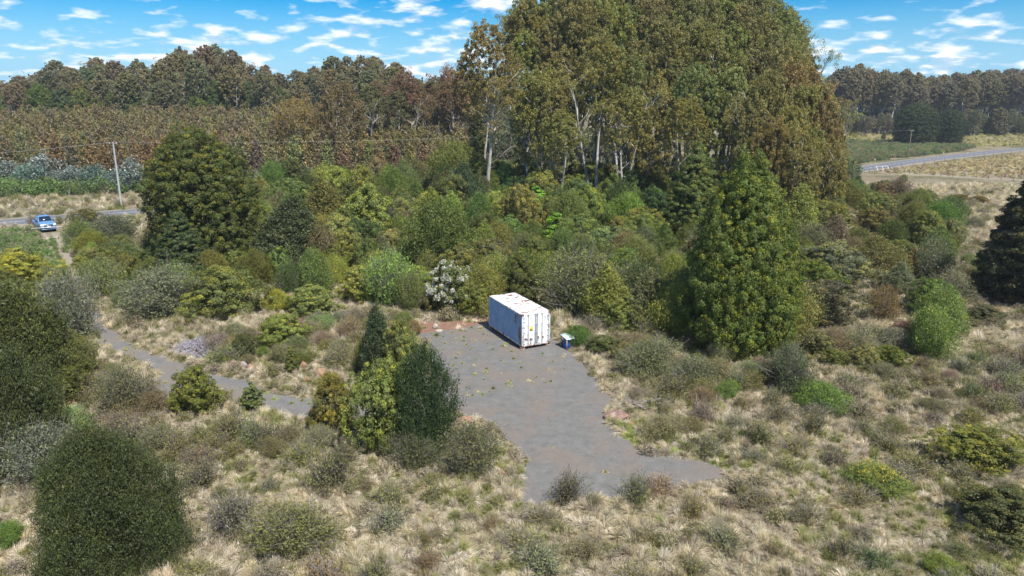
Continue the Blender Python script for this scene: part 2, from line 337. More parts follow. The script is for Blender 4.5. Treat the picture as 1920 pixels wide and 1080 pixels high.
def tag(o, label=None, cat=None, group=None, kind=None):
    if label: o['label'] = label
    if cat: o['category'] = cat
    if group: o['group'] = group
    if kind: o['kind'] = kind
    return o
def empty(name, loc, rz=0, label=None, cat=None, group=None, scale=None):
    o = bpy.data.objects.new(name, None); COL.objects.link(o); o.location = loc; o.rotation_euler = (0, 0, rz)
    o.empty_display_size = .3
    if scale: o.scale = scale
    return tag(o, label, cat, group)
def obj(name, me, parent=None, color=None):
    o = bpy.data.objects.new(name, me); COL.objects.link(o)
    if parent: o.parent = parent
    if color: o.color = (*color, 1)
    return o
SMALLT = {'fine', 'bush', 'soft', 'twiggy'}
NAMES = {'bigfine': 'bush', 'bigdome': 'evergreen_tree', 'bigcone': 'evergreen_tree', 'gumfar': 'eucalyptus_tree', 'gum': 'eucalyptus_tree', 'gumlow': 'eucalyptus_tree', 'gumopen': 'eucalyptus_tree', 'dome': 'evergreen_tree', 'cone': 'evergreen_tree',
         'spire': 'conifer_tree', 'finetall': 'evergreen_tree', 'sapling': 'plantation_tree', 'silver': 'silver_gum_sapling', 'white': 'flowering_bush', 'heath': 'heath_shrub'}
TAKEN = []
def plant(kind, x, y, r, h, color, label, group=None, k=None, rz=None, cat=None, jit=.1):
    lst = PR[kind]; crown, trunk, R0, H0 = lst[rnd.randrange(len(lst)) if k is None else k]
    color = tuple(max(.004, c * (1 + rnd.uniform(-jit, jit))) for c in color)
    nm = NAMES.get(kind, 'bush')
    if kind in SMALLT and h > 4.0: nm = 'small_tree'; label = label.replace(' bush ', ' tree ')
    tree = nm.endswith('tree') or nm.endswith('sapling')
    e = empty(nm, (x, y, float(T(x, y))), rnd.uniform(0, 6.28) if rz is None else rz, label, cat or ('small tree' if nm == 'small_tree' else 'tree' if tree else 'shrub' if nm == 'heath_shrub' else 'bush'), group, (r / R0 * (q_ := rnd.uniform(.78, 1.28) if kind in ('heath', 'soft', 'twiggy', 'fine', 'bush') else 1.0), r / R0 / q_, h / H0))
    if kind not in ('gum', 'gumfar', 'gumlow'): e.rotation_euler.x = rnd.uniform(-.09, .09); e.rotation_euler.y = rnd.uniform(-.09, .09)
    obj('crown' if tree else 'foliage', crown, e, color); obj('trunk' if tree else 'stem', trunk, e)
    TAKEN.append((x, y, r)); return e
def dims(px, yb, wpx, yt):
    """ground centre, radius and height of a plant from its outline in the photograph"""
    px += (960 - px) * .5 * (yb - yt) / (5392 - .5 * (yb + yt))           # uprights converge downwards: set the base under the outline's middle
    g = G(px, yb); d = math.hypot(g.y, CAMH); r = .5 * wpx * (g.y * math.cos(PITCH) + CAMH * math.sin(PITCH)) / F
    y = g.y + .75 * r; x = g.x * y / g.y; z0 = float(T(x, y))
    dx, dy, dz = ray(px, yt); t = (y - .15 * r) / dy
    return x, y, r, max(.4, CAMH + dz * t - z0)
def named(kind, px, yb, wpx, yt, color, label, **kw):
    x, y, r, h = dims(px, yb, wpx, yt); return plant(kind, x, y, r * 1.06, h, color, label, **kw)

# palette (albedo)
OL = (.118, .13, .03); LO = (.165, .20, .05); DK = (.04, .065, .022); DG = (.062, .08, .024); GY = (.15, .16, .105)
LI = (.13, .22, .03); YE = (.21, .22, .035); MD = (.095, .118, .03); BR = (.13, .105, .045); EU = (.185, .185, .055); EB = (.20, .16, .06)
BG = (.09, .15, .035); GG = (.125, .135, .06)

# ------------------------------------------------------------------ ground
PAD = [(780, 626), (850, 618), (912, 606), (1030, 632), (1052, 650), (1076, 664), (1098, 690), (1124, 716), (1146, 750), (1130, 786), (1165, 815), (1190, 840), (1215, 852), (1280, 857),
       (1335, 868), (1361, 886), (1350, 897), (1290, 910), (1210, 925), (1150, 936), (1100, 941), (1060, 946), (1000, 946), (965, 946), (975, 908), (990, 862), (960, 830),
       (925, 800), (880, 780), (840, 776), (760, 800), (660, 800), (590, 786), (590, 748), (700, 752), (790, 740), (812, 700), (806, 660)]
TRK = [(202, 617), (235, 640), (267, 655), (300, 668), (333, 677), (359, 688), (410, 705), (460, 711), (486, 733), (540, 742), (592, 749), (592, 787), (560, 783), (530, 777), (464, 759),
       (420, 748), (370, 742), (316, 744), (300, 722), (289, 694), (245, 672), (180, 637), (150, 600), (126, 560), (112, 535), (142, 530), (170, 570)]
SPUR = [(300, 722), (316, 742), (240, 757), (180, 768), (110, 785), (80, 780), (90, 768), (170, 748), (240, 735)]
RED = [(770, 618), (800, 603), (850, 602), (912, 592), (918, 606), (912, 618), (850, 626), (780, 634)]
def rough_poly(pts, amp, seed, step=.5):
    rg = random.Random(seed); out = []
    for i in range(len(pts)):
        a, b = Vector(pts[i]), Vector(pts[(i + 1) % len(pts)]); n = max(1, int((b - a).length / step)); nrm = Vector((-(b - a).y, (b - a).x)).normalized()
        for k in range(n): out.append(a.lerp(b, k / n) + nrm * rg.uniform(-amp, amp) * (1 if k else .3))
    return [(v.x, v.y) for v in out]
from mathutils.geometry import tessellate_polygon
def sheet(name, pts, z, mat, kind='structure'):
    t = tessellate_polygon([[Vector((x, y, 0)) for x, y in pts]])
    me = build(name, [(np.array([(x, y, float(T(x, y)) + z) for x, y in pts]), np.array(t), 0, None)], [mat])
    if me.polygons[0].normal.z < 0: me.flip_normals()
    return tag(obj(name, me), kind=kind)
def spl(pts, n):
    P = [Vector(p) for p in pts]; P = [2 * P[0] - P[1]] + P + [2 * P[-1] - P[-2]]; out = []
    for i in range(1, len(P) - 2):
        for k in range(n):
            t = k / n; a, b, c, d = P[i - 1:i + 3]
            out.append(.5 * ((2 * b) + (c - a) * t + (2 * a - 5 * b + 4 * c - d) * t * t + (3 * b - a - 3 * c + d) * t ** 3))
    return out + [P[-2]]
RC = spl([G(*p).xy for p in [(-420, 452), (-200, 434), (0, 418), (145, 406), (270, 396), (800, 358), (1300, 338), (1577, 321), (1700, 304), (1800, 292), (1920, 279), (2080, 264), (2300, 250)]], 12)
def strip(name, line, o0, o1, z, mat, s0=0, s1=None, kind='structure', parent=None):
    L = line[s0:s1]; v = []
    for i, p in enumerate(L):
        d = (L[min(i + 1, len(L) - 1)] - L[max(i - 1, 0)]).normalized(); n = Vector((-d.y, d.x))
        for o in (o0, o1): q = p + n * o; v.append((q.x, q.y, float(T(q.x, q.y)) + z))
    f = [(2 * i + 1, 2 * i, 2 * i + 2, 2 * i + 3) for i in range(len(L) - 1)]
    me = build(name, [(np.array(v), np.array(f), 0, None)], [mat])
    if me.polygons[0].normal.z < 0: me.flip_normals()
    return tag(obj(name, me, parent), kind=kind)

def ground_mat():
    m, t, o = newmat('dry_grassland'); v = t.n('ShaderNodeTexCoord').outputs['Object']
    a = t.noise(v, .055, 5, .6, .6); b = t.noise(v, .9, 6, .65); c = t.noise(v, 7., 6, .7); d = t.noise(v, .018, 3, .5)
    straw = t.ramp(c, [(.3, (.12, .095, .06)), (.5, (.27, .225, .155)), (.68, (.42, .36, .27))])
    green = t.ramp(c, [(.3, (.05, .055, .025)), (.55, (.12, .125, .055)), (.7, (.22, .21, .11))])
    f = t.ramp(t.math('ADD', t.math('MULTIPLY', a, .55), t.math('MULTIPLY', b, .45)), [(.47, 0.), (.56, 1.)])
    col = t.mix(f, straw, green); col = t.mix(t.ramp(d, [(.5, 0.), (.7, .5)]), col, (.2, .16, .11))
    # fine vertical sward texture as bump
    p = t.n('ShaderNodeBsdfPrincipled', {'Base Color': col, 'Roughness': .9, 'Specular IOR Level': .1})
    bp = t.n('ShaderNodeBump', {'Height': t.math('ADD', c, t.math('MULTIPLY', b, 2.)), 'Strength': .8, 'Distance': .35}); t.L.new(bp.outputs[0], p.inputs['Normal'])
    t.L.new(p.outputs[0], o.inputs[0]); return m
def gravel_mat(name, c0, c1, patch, speck=.5):
    m, t, o = newmat(name); v = t.n('ShaderNodeTexCoord').outputs['Object']
    f = t.noise(v, 26., 4, .8); g = t.noise(v, .35, 5, .6, .5); h = t.noise(v, 3.5, 6, .7); vo = t.n('ShaderNodeTexVoronoi', {'Vector': v, 'Scale': 9.}).outputs['Distance']
    k_ = t.noise(v, 1.3, 6, .75); col = t.ramp(t.math('ADD', t.math('MULTIPLY', f, .55), t.math('MULTIPLY', k_, .45)), [(.33, c0), (.66, c1)])
    col = t.mix(t.ramp(g, [(.45, 0.), (.62, .75)]), col, t.ramp(f, [(.28, tuple(x * .8 for x in patch)), (.72, tuple(x * 1.25 for x in patch))]))
    col = t.mix(t.ramp(h, [(.35, .35), (.5, 0.)]), col, (.11, .10, .09))
    st = t.math('MULTIPLY', t.ramp(t.noise(v, 1.1, 7, .75), [(.66, 0.), (.72, 1.)]), t.ramp(f, [(.45, 0.), (.6, speck)]))
    col = t.mix(st, col, (.36, .35, .34))
    col = t.mix(t.ramp(vo, [(.03, speck), (.07, 0.)]), col, (.30, .29, .28))
    p = t.n('ShaderNodeBsdfPrincipled', {'Base Color': col, 'Roughness': .9, 'Specular IOR Level': .15})
    bp = t.n('ShaderNodeBump', {'Height': f, 'Strength': .5, 'Distance': .02}); t.L.new(bp.outputs[0], p.inputs['Normal'])
    t.L.new(p.outputs[0], o.inputs[0]); return m
M_GROUND = ground_mat()
M_PAD = gravel_mat('grey_gravel', (.088, .087, .084), (.205, .203, .198), (.175, .145, .125))
M_TRACK = gravel_mat('track_gravel', (.105, .105, .105), (.20, .195, .19), (.18, .155, .13))
M_SOIL = simple('red_soil', (.20, .115, .085), .95, noise=(2.5, .4), bump=.5)
M_ROAD = simple('asphalt', (.13, .135, .155), .85, noise=(3., .12)); M_LINE = simple('road_paint', (.72, .74, .78), .7)
M_SHOULD = simple('pale_verge', (.25, .215, .17), .95, noise=(1.5, .3), bump=.3)
xs = np.concatenate([np.linspace(-1500, -320, 12), np.arange(-300, 301, 10), np.linspace(320, 1500, 12)])
ys = np.concatenate([[-60, -20], np.arange(0, 420, 10), np.linspace(440, 3000, 14)])
gx, gy = np.meshgrid(xs, ys); nx = len(xs); gz = T(gx, gy)
i = (np.arange(len(ys) - 1)[:, None] * nx + np.arange(nx - 1)[None]).ravel()
tag(obj('ground', build('ground', [(np.stack([gx, gy, gz], -1).reshape(-1, 3), np.stack([i, i + 1, i + nx + 1, i + nx], 1), 0, None)], [M_GROUND])), kind='structure')
DRVG = gp([(64, 424), (112, 424), (158, 548), (120, 548)]); PADG, TRKG, SPURG, REDG = gp(PAD), gp(TRK), gp(SPUR), gp(RED)
sheet('soil_patch', rough_poly(REDG, .35, 3), .006, M_SOIL)
sheet('gravel_track', rough_poly(TRKG, .22, 5), .010, M_TRACK); sheet('side_track', rough_poly(SPURG, .3, 6), .007, M_TRACK)
sheet('gravel_pad', rough_poly(PADG, .13, 4, .35), .016, M_PAD)
strip('road_verge', RC, -5.0, 4.3, .006, M_SHOULD); strip('road', RC, -3.3, 3.3, .014, M_ROAD)
# dashed centre line, as one set of markings
parts = []
for s in range(0, len(RC) - 3, 1):
    a, b = RC[s], RC[s + 1]; n = max(1, int((b - a).length / 7.0))
    d = (b - a).normalized(); q = Vector((-d.y, d.x)) * .075
    for k in range(n):
        p0 = a.lerp(b, k / n); p1 = a.lerp(b, (k + (.93 if s < 60 else .55)) / n)
        parts.append((np.array([(*(p0 - q), .021), (*(p1 - q), .021), (*(p1 + q), .021), (*(p0 + q), .021)]), np.array([[0, 1, 2, 3]]), 0, None))
tag(obj('road_marking', build('road_marking', parts, [M_LINE])), kind='structure')
PADDOCK = gp([(1640, 322), (1750, 306), (1930, 288), (2100, 292), (2100, 350), (1900, 338), (1760, 331), (1660, 326)])
m, t, o = newmat('grazed_paddock'); v = t.n('ShaderNodeTexCoord').outputs['Object']; f = t.noise(v, .07, 5, .6, .4); c = t.noise(v, 1.6, 6, .7)
col = t.mix(t.ramp(f, [(.44, 0.), (.54, 1.)]), t.ramp(c, [(.35, (.15, .11, .075)), (.6, (.21, .16, .11))]), t.ramp(c, [(.3, (.17, .15, .085)), (.6, (.27, .235, .15))]))
t.L.new(t.n('ShaderNodeBsdfPrincipled', {'Base Color': col, 'Roughness': .95}).outputs[0], o.inputs[0])
sheet('paddock', rough_poly(PADDOCK, .8, 9, 4), .005, m)
for rut in ([(76, 436), (88, 462), (97, 492), (112, 522), (128, 548)], [(104, 436), (116, 462), (127, 492), (142, 522), (150, 548)]):
    strip('driveway_rut', spl([G(*p).xy for p in rut], 6), -.55, .55, .012, M_SHOULD)
FT = spl([G(*p).xy for p in [(1648, 321), (1700, 325), (1800, 331), (1900, 337), (2050, 345)]], 6)
strip('farm_track', FT, -1.4, 1.4, .011, M_SHOULD)

# ------------------------------------------------------------------ shipping container
YAW = R(26.4); CX, CY, CB = .75, 49.6, .22
CL, CW, CH = 6.06, 2.44, 2.59
def paint(name, base, rust_lo, rust_hi, scale, vec_scale=(1, 1, 1), grime=.0, rustc=(.17, .065, .04)):
    m, t, o = newmat(name); v = t.n('ShaderNodeTexCoord').outputs['Object']
    mp = t.n('ShaderNodeMapping', {0: v}); mp.inputs['Scale'].default_value = vec_scale
    f = t.noise(mp.outputs[0], scale, 8, .68, .4); g = t.noise(mp.outputs[0], scale * 3.7, 6, .7)
    col = t.mix(t.ramp(g, [(.45, 0.), (.7, grime)]), base, tuple(x * .55 for x in base))
    r = t.ramp(f, [(rust_lo, 0.), (rust_hi, 1.)])
    col = t.mix(r, col, t.ramp(g, [(.3, tuple(x * .6 for x in rustc)), (.7, tuple(x * 1.7 for x in rustc))]))
    ro = t.mix(r, (.42,) * 3, (.9,) * 3)
    t.L.new(t.n('ShaderNodeBsdfPrincipled', {'Base Color': col, 'Roughness': ro, 'Specular IOR Level': .35}).outputs[0], o.inputs[0]); return m
M_CSIDE = None
def side_mat():
    m, t, o = newmat('weathered_shade_blue_paint'); v = t.n('ShaderNodeTexCoord').outputs['Object']; s = t.n('ShaderNodeSeparateXYZ', {0: v})
    mp = t.n('ShaderNodeMapping', {0: v}); mp.inputs['Scale'].default_value = (1, 1, .3)
    f = t.noise(mp.outputs[0], 2.6, 8, .7, .3); g = t.noise(mp.outputs[0], 9., 6, .75); h = t.noise(v, 1.2, 5, .6)
    col = t.mix(t.ramp(g, [(.4, 0.), (.65, .6)]), (.22, .38, .60), (.13, .24, .40)); col = t.mix(t.ramp(h, [(.45, 0.), (.6, .4)]), col, (.34, .48, .66))  # blue of the sky-lit shaded side put into the pale paint colour, plus weathering
    near = t.ramp(s.outputs[1], [(.0, .115), (.14, .09), (.24, 0.0), (1., 0.)])       # rust is heaviest by the door post
    near = t.n('ShaderNodeMapRange', {'Value': s.outputs[1], 'From Min': 1.6, 'From Max': .2, 'To Min': 0., 'To Max': .13}).outputs[0]
    r = t.ramp(t.math('ADD', f, near), [(.60, 0.), (.66, 1.)])
    col = t.mix(r, col, t.ramp(g, [(.3, (.11, .045, .035)), (.7, (.30, .13, .08))]))
    t.L.new(t.n('ShaderNodeBsdfPrincipled', {'Base Color': col, 'Roughness': .5}).outputs[0], o.inputs[0]); return m
M_CSIDE = side_mat()
M_CROOF = paint('roof_paint', (.80, .80, .79), .53, .565, 1.5, (.8, 1.9, 1), .5)
M_CDOOR = paint('door_paint', (.80, .81, .82), .625, .67, 2.2, (1, 1, .5), .12)
M_CFRAME = paint('rusty_frame', (.60, .63, .66), .50, .60, 2.4, (1, 1, .6), .5)
M_STEEL = simple('galvanised_steel', (.42, .45, .48), .5, .4, noise=(6, .3)); M_RUST = simple('rusted_steel', (.17, .07, .045), .9, noise=(7, .5))
M_BLACKP = simple('black_print', (.05, .055, .065), .7); M_YELLOW = simple('yellow_sticker', (.80, .52, .07), .6); M_FAINT = simple('faded_print', (.50, .56, .66), .7)
M_TIMBER = simple('grey_timber', (.30, .25, .20), .9, noise=(5, .3)); M_RUBBER = simple('rubber_seal', (.10, .14, .20), .6)
def box(x0, x1, y0, y1, z0, z1, mi=0):
    v = [(x, y, z) for z in (z0, z1) for y in (y0, y1) for x in (x0, x1)]
    return (np.array(v, float), np.array([[0, 2, 3, 1], [4, 5, 7, 6], [0, 1, 5, 4], [2, 6, 7, 3], [0, 4, 6, 2], [1, 3, 7, 5]]), mi, None)
def mobj(name, parts, mats, parent, bevel=0):
    o = obj(name, build(name, parts, mats if isinstance(mats, list) else [mats]), parent)
    if bevel:
        b = o.modifiers.new('bevel', 'BEVEL'); b.width = bevel; b.segments = 2; b.limit_method = 'ANGLE'
    return o
cont = empty('shipping_container', (CX, CY, CB), YAW, 'weathered white shipping container with shade-blue sides and rust patches standing on the grey gravel pad', 'container')
# local axes: x across the doors, y back along the box
for name, xx, sgn in (('side_panel', .045, -1), ('side_panel', CW - .045, 1)):
    ny = 260; yy = np.linspace(.16, CL - .16, ny); ph = (yy % .278) / .278
    dep = np.clip(np.abs(ph - .5) * 6 - 1.0, 0, 1) * .036
    nzr = 14; zz = np.linspace(.16, CH - .12, nzr); V = []; rgd = np.random.default_rng(4)
    YY, ZZ = np.meshgrid(yy, zz); dent = .045 * np.exp(-((YY - 3.6) / .5) ** 2 - ((ZZ - 2.1) / .4) ** 2) + .03 * np.exp(-((YY - 1.6) / .6) ** 2 - ((ZZ - 1.2) / .7) ** 2) + .035 * np.exp(-((YY - 2.2) / .35) ** 2 - ((ZZ - 2.45) / .25) ** 2)
    X = xx + sgn * (-dep[None] + 0 * ZZ) - sgn * dent * 1.0
    V = np.stack([X, YY, ZZ], -1).reshape(-1, 3); i = (np.arange(nzr - 1)[:, None] * ny + np.arange(ny - 1)[None]).ravel()
    F4 = np.stack([i, i + 1, i + ny + 1, i + ny], 1)
    mobj(name, [(V, F4, 0, None)], M_CSIDE, cont)
mobj('end_panel', [box(.06, CW - .06, CL - .08, CL - .04, .16, CH - .12)], M_CSIDE, cont)
# roof sheet, slightly sagging with shallow ribs
nyr, nxr = 60, 24; yy = np.linspace(.10, CL - .08, nyr); xx = np.linspace(.07, CW - .07, nxr); XX, YY = np.meshgrid(xx, yy)
ZZ = CH - .018 - .02 * np.sin(np.pi * (XX / CW)) * (1 + .5 * np.sin(YY * 1.7)) + .010 * (np.sin(YY * 2 * np.pi / .42) > .2)
i = (np.arange(nyr - 1)[:, None] * nxr + np.arange(nxr - 1)[None]).ravel()
mobj('roof', [(np.stack([XX, YY, ZZ], -1).reshape(-1, 3), np.stack([i, i + 1, i + nxr + 1, i + nxr], 1), 0, None)], M_CROOF, cont)
for x0 in (0, CW - .15):
    for y0 in (0, CL - .16): mobj('corner_post', [box(x0, x0 + .15, y0, y0 + .16, .12, CH - .12)], M_CFRAME, cont, .01)
for x0 in (-.012, CW - .168):
    for y0 in (-.012, CL - .168):
        for z0 in (0, CH - .118):
            mobj('corner_casting', [box(x0, x0 + .18, y0, y0 + .18, z0, z0 + .124)], M_RUST, cont, .012)
for x0 in (0.003, CW - .073):
    mobj('top_rail', [box(x0, x0 + .07, .17, CL - .17, CH - .115, CH - .004)], M_CFRAME, cont, .008)
    mobj('bottom_rail', [box(x0, x0 + .07, .17, CL - .17, .03, .17)], M_CFRAME, cont, .008)
mobj('door_header', [box(.17, CW - .17, .01, .11, CH - .13, CH - .006)], M_CDOOR, cont, .008)
mobj('door_sill', [box(.17, CW - .17, .0, .12, .02, .16)], paint('sill_paint', (.70, .70, .68), .46, .56, 3., (1, 1, 2), .4), cont, .008)
mobj('floor_frame', [box(.08, CW - .08, .13, CL - .17, .03, .16)] + [box(.08, CW - .08, y, y + .09, -.02, .029) for y in np.arange(.6, 5.6, .6)], M_RUST, cont)
def text_mesh(body, size):
    cu = bpy.data.curves.new('txt', 'FONT'); cu.body = body; cu.size = size; cu.extrude = .0015
    o = bpy.data.objects.new('txt', cu); COL.objects.link(o); dg = bpy.context.evaluated_depsgraph_get(); dg.update()
    me = bpy.data.meshes.new_from_object(o.evaluated_get(dg)); bpy.data.objects.remove(o); return me
def letters(body, size, x, z, mat, parent, y=.008, name='lettering'):
    me = text_mesh(body, size); me.materials.clear(); me.materials.append(mat)
    o = obj(name, me, parent); o.location = (x, y, z); o.rotation_euler = (R(90), 0, 0); return o
DZ0, DZ1 = .165, CH - .135
for di, (x0, x1) in enumerate(((.16, CW / 2 - .006), (CW / 2 + .006, CW - .16))):
    door = mobj('door', [box(x0, x1, .02, .08, DZ0, DZ1)], M_CDOOR, cont, .006)
    mobj('door_seal', [box(x0 + .012, x0 + .03, .010, .0195, DZ0 + .02, DZ1 - .02), box(x1 - .03, x1 - .012, .010, .0195, DZ0 + .02, DZ1 - .02)], M_RUBBER, door)
    for bx in ((x0 + .37, x1 - .09) if di == 0 else (x0 + .09, x0 + .50)):
        bar = [tube([(bx, -.03, .06), (bx, -.03, CH - .05)], .022, 8, 0)]
        for zb in (.22, .95, 1.65, 2.35): bar.append(box(bx - .045, bx + .045, -.028, .019, zb, zb + .06))
        bar += [box(bx - .05, bx + .05, -.05, -.001, .05, .15), box(bx - .05, bx + .05, -.05, .009, CH - .10, CH - .02)]
        mobj('locking_bar', bar, M_STEEL, door)
    hx = x0 + .37 if di == 0 else x0 + .50
    for k in (0, 1):
        zz_ = .62 - .05 * k; a0 = (x0 + .10, x0 + .50)[k] if di == 0 else (x0 + .12, x0 + .52)[k]
        mobj('door_handle', [box(a0, a0 + (.26 if di == 0 else .10), -.065, -.04, zz_, zz_ + .045), box(a0 + .03, a0 + .10, -.04, .019, zz_ - .03, zz_ + .09)], M_RUST, door)
    ex = x0 - .03 if di == 0 else x1 - .09
    for zb in (.22, .66, 1.10, 1.54, 1.98, 2.28): mobj('hinge', [box(ex, ex + .14, -.022, .0185, zb, zb + .055)], M_STEEL, door)
    if di == 0:
        mobj('warning_sticker', [box(x0 + .51, x0 + .77, .012, .0195, 1.22, 1.60)], M_YELLOW, door)
        letters('0', .2, x0 + .58, 2.18, M_BLACKP, door); pass
    else:
        letters('223', .27, x0 + .60, 2.06, M_BLACKP, door)
        letters('22 K\nG1 1\nMA 3\nT 6', .13, x0 + .17, 1.64, M_FAINT, door); pass
# concrete and timber footings
c, s = math.cos(YAW), math.sin(YAW)
for k, (lx, ly, wd) in enumerate(((.12, .18, 'left front'), (CW - .12, .18, 'right front'), (.12, CL - .2, 'left rear'), (CW - .12, CL - .2, 'right rear'))):
    b = obj('footing_block', build('footing_block', [box(-.17, .17, -.15, .15, 0, .10), box(-.15, .15, -.13, .13, .101, .219)], [simple('brown_block', (.33, .24, .19), .9, noise=(6, .3))]))
    b.location = (CX + lx * c - ly * s, CY + lx * s + ly * c, .0); b.rotation_euler = (0, 0, YAW)
    tag(b, 'brown footing block under the %s corner of the shipping container' % wd, 'block')

# ------------------------------------------------------------------ blue drum under a slanted sheet
g = G(1064, 652); hut = empty('drum_stand', (g.x, g.y, 0), R(28), 'small stand of timber posts with slanted pale metal sheet beside the container', 'stand')
def quadbox(P, th):
    P = np.array(P, float); n = np.cross(P[1] - P[0], P[3] - P[0]); n /= np.linalg.norm(n); V = np.concatenate([P, P - n * th])
    return (V, np.array([[0, 1, 2, 3], [7, 6, 5, 4], [0, 4, 5, 1], [1, 5, 6, 2], [2, 6, 7, 3], [3, 7, 4, 0]]), 0, None)
mobj('lid_sheet', [quadbox([(-.38, -.48, .86), (.42, -.48, .84), (.42, .52, 1.0), (-.38, .52, 1.02)], .03)], simple('pale_blue_sheet', (.62, .76, .82), .35), hut)
for px_, py_ in ((-.33, -.40), (.37, -.40), (-.33, .42), (.37, .42)): mobj('post', [box(px_ - .035, px_ + .035, py_ - .035, py_ + .035, 0, .87 + .14 * (py_ > 0))], M_TIMBER, hut)
bl = simple('blue_plastic', (.015, .09, .36), .4)
prof = [(0, .26), (.03, .28), (.27, .28), (.285, .30), (.31, .28), (.54, .28), (.555, .30), (.58, .28), (.78, .28), (.82, .25), (.82, .0)]
th = np.linspace(0, 2 * np.pi, 24, endpoint=False)
V = np.array([(r_ * math.cos(a), r_ * math.sin(a), z_) for z_, r_ in prof for a in th]); K = 24
f = np.array([(i * K + j, i * K + (j + 1) % K, (i + 1) * K + (j + 1) % K, (i + 1) * K + j) for i in range(len(prof) - 1) for j in range(K)])
dr = obj('blue_drum', build('blue_drum', [(V, f, 0, None)], [bl])); dr.location = (g.x - .05, g.y - .05, 0); tag(dr, 'deep blue plastic drum standing under the slanted pale sheet', 'drum')

# ------------------------------------------------------------------ pickup
def pickup():
    g = G(85, 431); hd = math.atan2(-.72, .69)
    e = empty('pickup_truck', (g.x, g.y, 0), hd - 0, 'light blue double cab pickup parked nose out on the driveway by the road', 'pickup truck', scale=(1.08, 1.1, 1.22))
    # local: +x forward, y left
    PA = simple('pale_blue_paint', (.11, .24, .44), .25, .0, .6); GL = simple('dark_glass', (.015, .022, .045), .08, 0, .7); BK = simple('black_trim', (.02, .022, .028), .5)
    CHR = simple('bright_trim', (.7, .74, .78), .25, .6); WH = simple('lamp_glass', (.85, .87, .9), .1)
    def loft(secs, mi=0):                          # secs: list of (x, halfw_bottom, z0, halfw_top, z1)
        V = []; 
        for x, wb, z0, wt, z1 in secs:
            V += [(x, -wb, z0), (x, -wb * 1.0, (z0 + z1) / 2), (x, -wt, z1 - .05), (x, -wt + .08, z1), (x, wt - .08, z1), (x, wt, z1 - .05), (x, wb, (z0 + z1) / 2), (x, wb, z0)]
        n = len(secs); f = [(i * 8 + j, i * 8 + (j + 1) % 8, (i + 1) * 8 + (j + 1) % 8, (i + 1) * 8 + j) for i in range(n - 1) for j in range(8)]
        V = np.array(V, float); F_ = [np.array(f), ]
        caps = [(0, k, k + 1) for k in range(1, 7)] + [((n - 1) * 8, (n - 1) * 8 + k + 1, (n - 1) * 8 + k) for k in range(1, 7)]
        return [(V, np.array(f), mi, None), (V, np.array(caps), mi, None)]
    b = mobj('body', loft([(2.62, .72, .50, .70, .86), (2.50, .88, .42, .86, 1.02), (2.2, .92, .40, .89, 1.08), (1.15, .93, .36, .90, 1.15), (1.05, .93, .36, .90, 1.10), (-.95, .93, .36, .91, 1.08)])
             + loft([(-.97, .93, .38, .91, 1.10), (-2.6, .93, .45, .90, 1.10)]), PA, e, .03)
    mobj('cabin', loft([(1.30, .84, 1.06, .80, 1.13), (.62, .84, 1.06, .66, 1.70), (.35, .85, 1.06, .67, 1.77), (-.65, .85, 1.06, .67, 1.77), (-1.02, .84, 1.06, .66, 1.42)]), PA, e, .02)
    mobj('windscreen', [quadbox([(1.235, -.72, 1.20), (1.235, .72, 1.20), (.64, .60, 1.715), (.64, -.60, 1.715)], .02)], GL, e)
    for sgn in (-1, 1):
        for a, bb in ((.58, -.10), (-.16, -.80)):
            P = [(a + (.36 if a > 0 else 0), sgn * .862, 1.16), (bb, sgn * .862, 1.16), (bb, sgn * .705, 1.66), (a - .02, sgn * .705, 1.66)]
            mobj('side_window', [quadbox(P if sgn < 0 else P[::-1], .02)], GL, e)
        mobj('roof_rail', [tube([(.3, sgn * .60, 1.78), (.2, sgn * .60, 1.83), (-.6, sgn * .60, 1.83), (-.7, sgn * .60, 1.78)], .02, 5, 0)], BK, e)
        mobj('mirror', [box(.72, .84, sgn * .95 - .10, sgn * .95 + .10, 1.12, 1.28), box(.75, .80, min(sgn * .8, sgn * .9), max(sgn * .8, sgn * .9), 1.15, 1.2)], BK, e, .02)
        mobj('headlight', [quadbox([(2.60, sgn * .88 - .0, .80), (2.665, sgn * .56, .80), (2.62, sgn * .56, .97), (2.50, sgn * .88, .99)] if sgn < 0 else [(2.665, .56, .80), (2.60, .88, .80), (2.50, .88, .99), (2.62, .56, .97)], .04)], WH, e)
        for wx in (1.58, -1.55):
            mobj('wheel_arch', [tube([(wx + .44 * math.cos(q), sgn * .925, .39 + .44 * math.sin(q)) for q in np.linspace(0, math.pi, 9)], .035, 5, 0)], BK, e)
            w_ = empty('wheel', (wx, sgn * .80, .39), 0); w_.parent = e
            ring = []
            for (rr_, yy_) in ((.24, -.10), (.36, -.12), (.39, -.08), (.39, .08), (.36, .12), (.24, .10)): ring.append([(rr_ * math.cos(q), yy_, rr_ * math.sin(q)) for q in th])
            V = np.array(ring).reshape(-1, 3); ff = np.array([(i * 24 + j, ((i + 1) % 6) * 24 + j, ((i + 1) % 6) * 24 + (j + 1) % 24, i * 24 + (j + 1) % 24) for i in range(6) for j in range(24)])
            mobj('tyre', [(V, ff, 0, None)], simple('tyre_rubber', (.025, .025, .028), .8), w_)
            sp = [tube([(0, -.06, 0), (0, .06, 0)], .09, 10, 0), tube([(.235 * math.cos(q), sgn * .05, .235 * math.sin(q)) for q in np.linspace(0, 6.283, 20)], .02, 5, 0)]
            sp += [tube([(0, sgn * .06, 0), (.23 * math.cos(q), sgn * .06, .23 * math.sin(q))], .03, 5, 0) for q in np.linspace(0, 6.283, 7)[:-1]]
            mobj('rim', sp, CHR, w_)
    mobj('grille', [box(2.60, 2.672, -.52, .52, .72, .93), box(2.60, 2.69, -.5, .5, .45, .58)], BK, e, .01)
